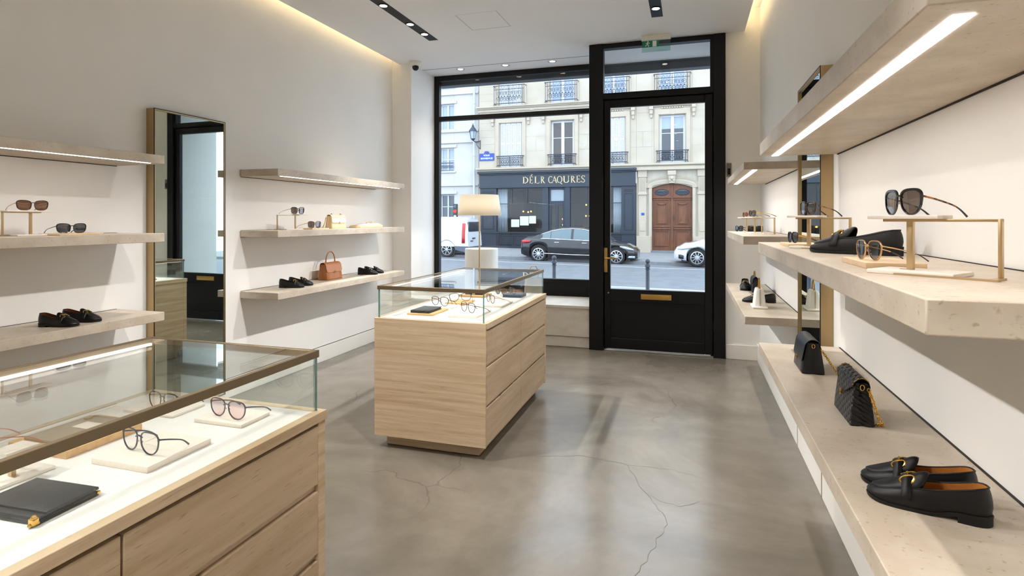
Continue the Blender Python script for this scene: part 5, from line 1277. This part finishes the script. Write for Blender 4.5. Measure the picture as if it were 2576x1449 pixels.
def car(label, loc, rz, paint, L, Wd, xr, xf, r, top, shoulder, roof, width, bottom=.17, glass_y=.0, chrome=False, lights=None, tilt=0, name='car', win=None, mirror_x=None, pillars=()):
    """lofted body: top/shoulder/roof/width are tables along the length from the rear (0) to the nose (L)"""
    t = thing(name, label, 'car' if name != 'van' else 'van', loc, rz); t.rotation_euler = (0, R(tilt), R(rz))
    N = 96; hw = Wd/2; rows = []; ra = r + .055
    def zb(x):
        z = bottom + .10*max(0, (.35-x)/.35) + .06*max(0, (x-L+.35)/.35)
        for c in (xr, xf):
            if abs(x-c) < ra: z = max(z, r + math.sqrt(ra*ra - (x-c)**2))
        return z
    def zz(x): return smooth(shoulder, x)
    xs = sorted({L*i/N for i in range(N+1)} | {c + ra*math.cos(PI*k/14) for c in (xr, xf) for k in range(15)})
    for x in xs:
        k = smooth(width, x)*hw; b = zb(x); s = max(zz(x), b+.03); tp = max(smooth(top, x), s)
        row = [(x, y_*k, z) for y_, z in ((.90, b), (.985, b + (s-b)*.25), (1.0, b + (s-b)*.55), (.985, b + (s-b)*.85), (.945, s), (.80, s + (tp-s)*.75), (.4, tp), (0, tp + .012))]
        rows.append(row + [(a, -y_, z) for a, y_, z in row[-2::-1]])
    bd = MB().grid(rows); bd.add(rows[0], [tuple(range(len(rows[0])))]); bd.add(rows[-1], [tuple(range(len(rows[-1])))[::-1]])
    bd.build('body', paint, t, ang=50)
    # dark underside and wheel housings
    MB().box(.25, -hw*.86, bottom-.02, L-.25, hw*.86, bottom+.25).build('underside', 'cartrim', t, smooth=False)
    wh = MB()
    for c in (xr, xf): wh.disc((c, 0, r), ra-.004, 'y', Wd*.86, 28)
    wh.build('wheel_housing', 'cartrim', t)
    if roof:
        x0, x1 = roof[0][0], roof[-1][0]; rows = []; gx = [x0 + (x1-x0)*i/40 for i in range(41)]
        def rw(x):
            s = zz(x) - .01; z = max(lerp(roof, x), s + .005); k = smooth(width, x)*hw; f = min(1, (z-s)/.42)
            return s, z, k, f
        for x in gx:
            s, z, k, f = rw(x); sd = k*(.935 - .20*f); row = [(x, k*.935, s), (x, k*(.935-.10*f), s + (z-s)*.5), (x, sd, s + (z-s)*.88), (x, sd*.86, z), (x, sd*.4, z+.018), (x, 0, z+.022)]
            rows.append(row + [(a, -b_, c_) for a, b_, c_ in row[-2::-1]])
        g = MB().grid(rows); g.build('cabin', paint, t, ang=50)
        for (a, b) in win:
            q = []
            for i in range(17):
                x = a + (b-a)*i/16; s, z, k, f = rw(x); hi = max(.0, min(.82, .82)); col = []
                for v in (.06, .3, .55, .84):
                    y = k*(.935 - (.10*f*v/.5 if v < .5 else .10*f + .10*f*(v-.5)/.38)) + .006; col.append((x, -y, s + (z-s)*v))
                q.append(col)
            MB().grid(q).build('side_window', 'carglass', t)
            MB().grid([[(p[0], -p[1], p[2]) for p in c_] for c_ in q]).build('side_window', 'carglass', t)
        if chrome:
            lo, hi = [], []
            for i in range(33):
                x = win[0][0] - .05 + (win[-1][1] - win[0][0] + .1)*i/32; s, z, k, f = rw(x)
                lo.append((x, -(k*.94+.006), s+.012)); hi.append((x, -(k*(.935-.195*f)+.006), s + (z-s)*.87))
            MB().tube(lo, .013, 5).tube(hi, .011, 5).build('window_trim', 'carchrome', t)
    for c in (xr, xf):
        for s in (-1, 1): wheel(t, c, s*(hw-.115), r)
    return t, hw, zz, rw if roof else None
# dark sedan
L = 4.32
t, hw, zz, rw = car('dark grey sedan parked across the street', (-6.125, 21.35, gz(-4, -.20)), 0, 'carblk', L, 1.72, .72, 3.60, .30,
    [(0, .78), (.12, .90), (.5, .93), (.95, .95), (2.9, .93), (3.3, .86), (3.9, .76), (4.2, .63), (4.32, .52)],
    [(0, .68), (.2, .82), (1, .87), (3.0, .83), (3.7, .74), (4.15, .60), (4.32, .50)],
    [(.42, .90), (.8, 1.06), (1.2, 1.22), (1.6, 1.30), (2.0, 1.325), (2.4, 1.30), (2.8, 1.19), (3.15, 1.02), (3.42, .84)],
    [(0, .80), (.15, .93), (.6, 1.0), (3.4, 1.0), (4.0, .95), (4.2, .85), (4.32, .62)],
    chrome=True, tilt=.89, win=[(.86, 1.16), (1.18, 1.93), (2.02, 2.95)])
MB().grid([[(x, -(hw*w_), z) for z in (zl, zh)] for x, w_, zl, zh in ((.03, .86, .70, .79), (.10, .955, .69, .81), (.22, .985, .70, .81), (.42, 1.0, .745, .79))]).build('tail_light', 'redlens', t, solid=-.02)
MB().grid([[(x, -(hw*w_), z) for z in (zl, zh)] for x, w_, zl, zh in ((3.72, 1.0, .64, .68), (3.9, .985, .57, .665), (4.08, .955, .54, .62), (4.20, .88, .525, .57))]).build('headlight', 'headl', t, solid=-.02)
MB().ball((3.02, -hw-.06, .885), .075, 8, sc_=(1.1, .8, .72)).build('wing_mirror', 'carblk', t)
for x in (1.42, 2.45): MB().box(x-.09, -hw-.012, .735, x+.09, -hw+.02, .762, bev=.006).build('door_handle', 'carchrome', t)
MB().tube([(.95, -hw*1.0-.002, .33), (2.0, -hw-.004, .31), (3.35, -hw*1.0-.002, .32)], .011, 5).build('sill_trim', 'carchrome', t)
MB().box(4.0, -hw*.93, .26, 4.25, -hw*.80, .33, bev=.01).build('fog_lamp', 'headl', t)
# white car, front towards the left
L = 4.1
t, hw, zz, rw = car('white car with its nose visible through the entrance door glass', (-.54+L, 21.25, gz(1.5, -.20)), 180, 'carwht', L, 1.74, .80, L-.76, .295,
    [(0, .9), (.3, 1.0), (2.4, .98), (3.1, .90), (3.7, .78), (4.0, .64), (4.1, .50)], [(0, .8), (.4, .88), (2.8, .84), (3.5, .72), (3.95, .56), (4.1, .46)],
    [(.1, .92), (.4, 1.30), (.9, 1.45), (1.6, 1.48), (2.1, 1.42), (2.6, 1.18), (3.0, .92)], [(0, .85), (.3, .97), (.8, 1.0), (3.3, 1.0), (3.8, .94), (4.0, .80), (4.1, .60)],
    tilt=-.89, win=[(.6, 1.4), (1.5, 2.35)])
MB().grid([[(x, hw*w_+.004, z) for z in (zl, zh)] for x, w_, zl, zh in ((3.35, 1.0, .655, .675), (3.6, .975, .60, .655), (3.82, .93, .56, .625), (3.98, .82, .555, .585))]).build('headlight', 'headl', t, solid=.02)
MB().grid([[(x, hw*w_+.004, z) for z in (zl, zh)] for x, w_, zl, zh in ((3.78, .95, .24, .36), (3.86, .925, .24, .38), (3.94, .87, .25, .39))]).build('fog_lamp', 'cartrim', t, solid=.02)
MB().ball((2.72, hw+.07, .93), .08, 8, sc_=(1.1, .8, .72)).build('wing_mirror', 'carwht', t)
# white van, rear end towards the sedan
t = thing('van', 'white delivery van with red tail light parked at the left', 'van', (-8.38, 21.45, gz(-9, -.20))); t.rotation_euler = (0, R(.89), 0)
VL, VW = 3.9, 1.62; v = MB(); rows = []
for x, z1, w_ in ((0, 1.30, .93), (-.03, 1.50, .98), (-.25, 1.575, 1.0), (-2.4, 1.58, 1.0), (-3.0, 1.05, .98), (-3.7, .85, .93), (-3.9, .6, .8)):
    off = .10 if x == 0 else 0
    k = VW/2*w_; row = [(x + off*(1-(z-.42)/1.1) if z < 1.3 else x, y_*k, z) for y_, z in ((1.0, .42), (1.0, .75), (1.0, .95), (.94, z1-.30 if z1 > 1.2 else z1-.12), (.86, z1-.06), (.6, z1), (0, z1+.01))]
    rows.append(row + [(a, -b_, c_) for a, b_, c_ in row[-2::-1]])
v.grid(rows); v.add(rows[0], [tuple(range(len(rows[0])))]); v.add(rows[-1], [tuple(range(len(rows[-1])))[::-1]])
v.build('body', 'carwht', t, ang=40)
lw_ = MB(); xs = [.09, .02] + [-.80 + .36*math.cos(PI*k/12) for k in range(13)] + [-2.0] + [-3.1 + .36*math.cos(PI*k/12) for k in range(13)] + [-3.85]
rows = []
for x in xs:
    zb = .20
    for c_ in (-.80, -3.1):
        if abs(x-c_) < .361: zb = max(zb, .30 + math.sqrt(max(0, .36**2-(x-c_)**2)))
    zb = min(zb, .66); k = VW/2*(1.005 if x < .05 else .95); rows.append([(x, k, max(.44, zb+.02) if x > -.4 or zb > .3 else .44), (x, k, zb), (x, k*.8, zb), (x, -k*.8, zb), (x, -k, zb), (x, -k, max(.44, zb+.02) if x > -.4 or zb > .3 else .44)])
M['vanlow'] = mat('grey bumper plastic', '#4e5868', .6)
lw_.grid(rows); lw_.add(rows[0], [tuple(range(6))]); lw_.build('lower_cladding', 'vanlow', t, smooth=False)
MB().box(-3.6, -VW*.42, .15, 0, VW*.42, .5).disc((-.8, 0, .3), .35, 'y', VW*.9, 24).disc((-3.1, 0, .3), .35, 'y', VW*.9, 24).build('underside', 'cartrim', t, smooth=False)
for c_ in (-.80, -3.1):
    for s in (-1, 1): wheel(t, c_, s*(VW/2-.105), .295, 7)
tl = MB(); tl.grid([[(-.16 + o, -VW/2*w_-.006, z) for o in (0, .13)] for z, o2, w_ in ((.56, 0, 1.0), (.75, 0, 1.0), (.95, 0, 1.0), (1.15, 0, .965), (1.34, -.06, .93))]); tl.build('tail_light', 'redlens', t, solid=-.02)
MB().box(.005, -.62, 1.0, .055, .62, 1.40).build('rear_window', 'dkglass', t, bevel=.02)
MB().box(.075, -.30, .72, .10, .0, .77).box(.075, -.5, .62, .10, -.25, .66).build('rear_badges', 'carglass', t, smooth=False)
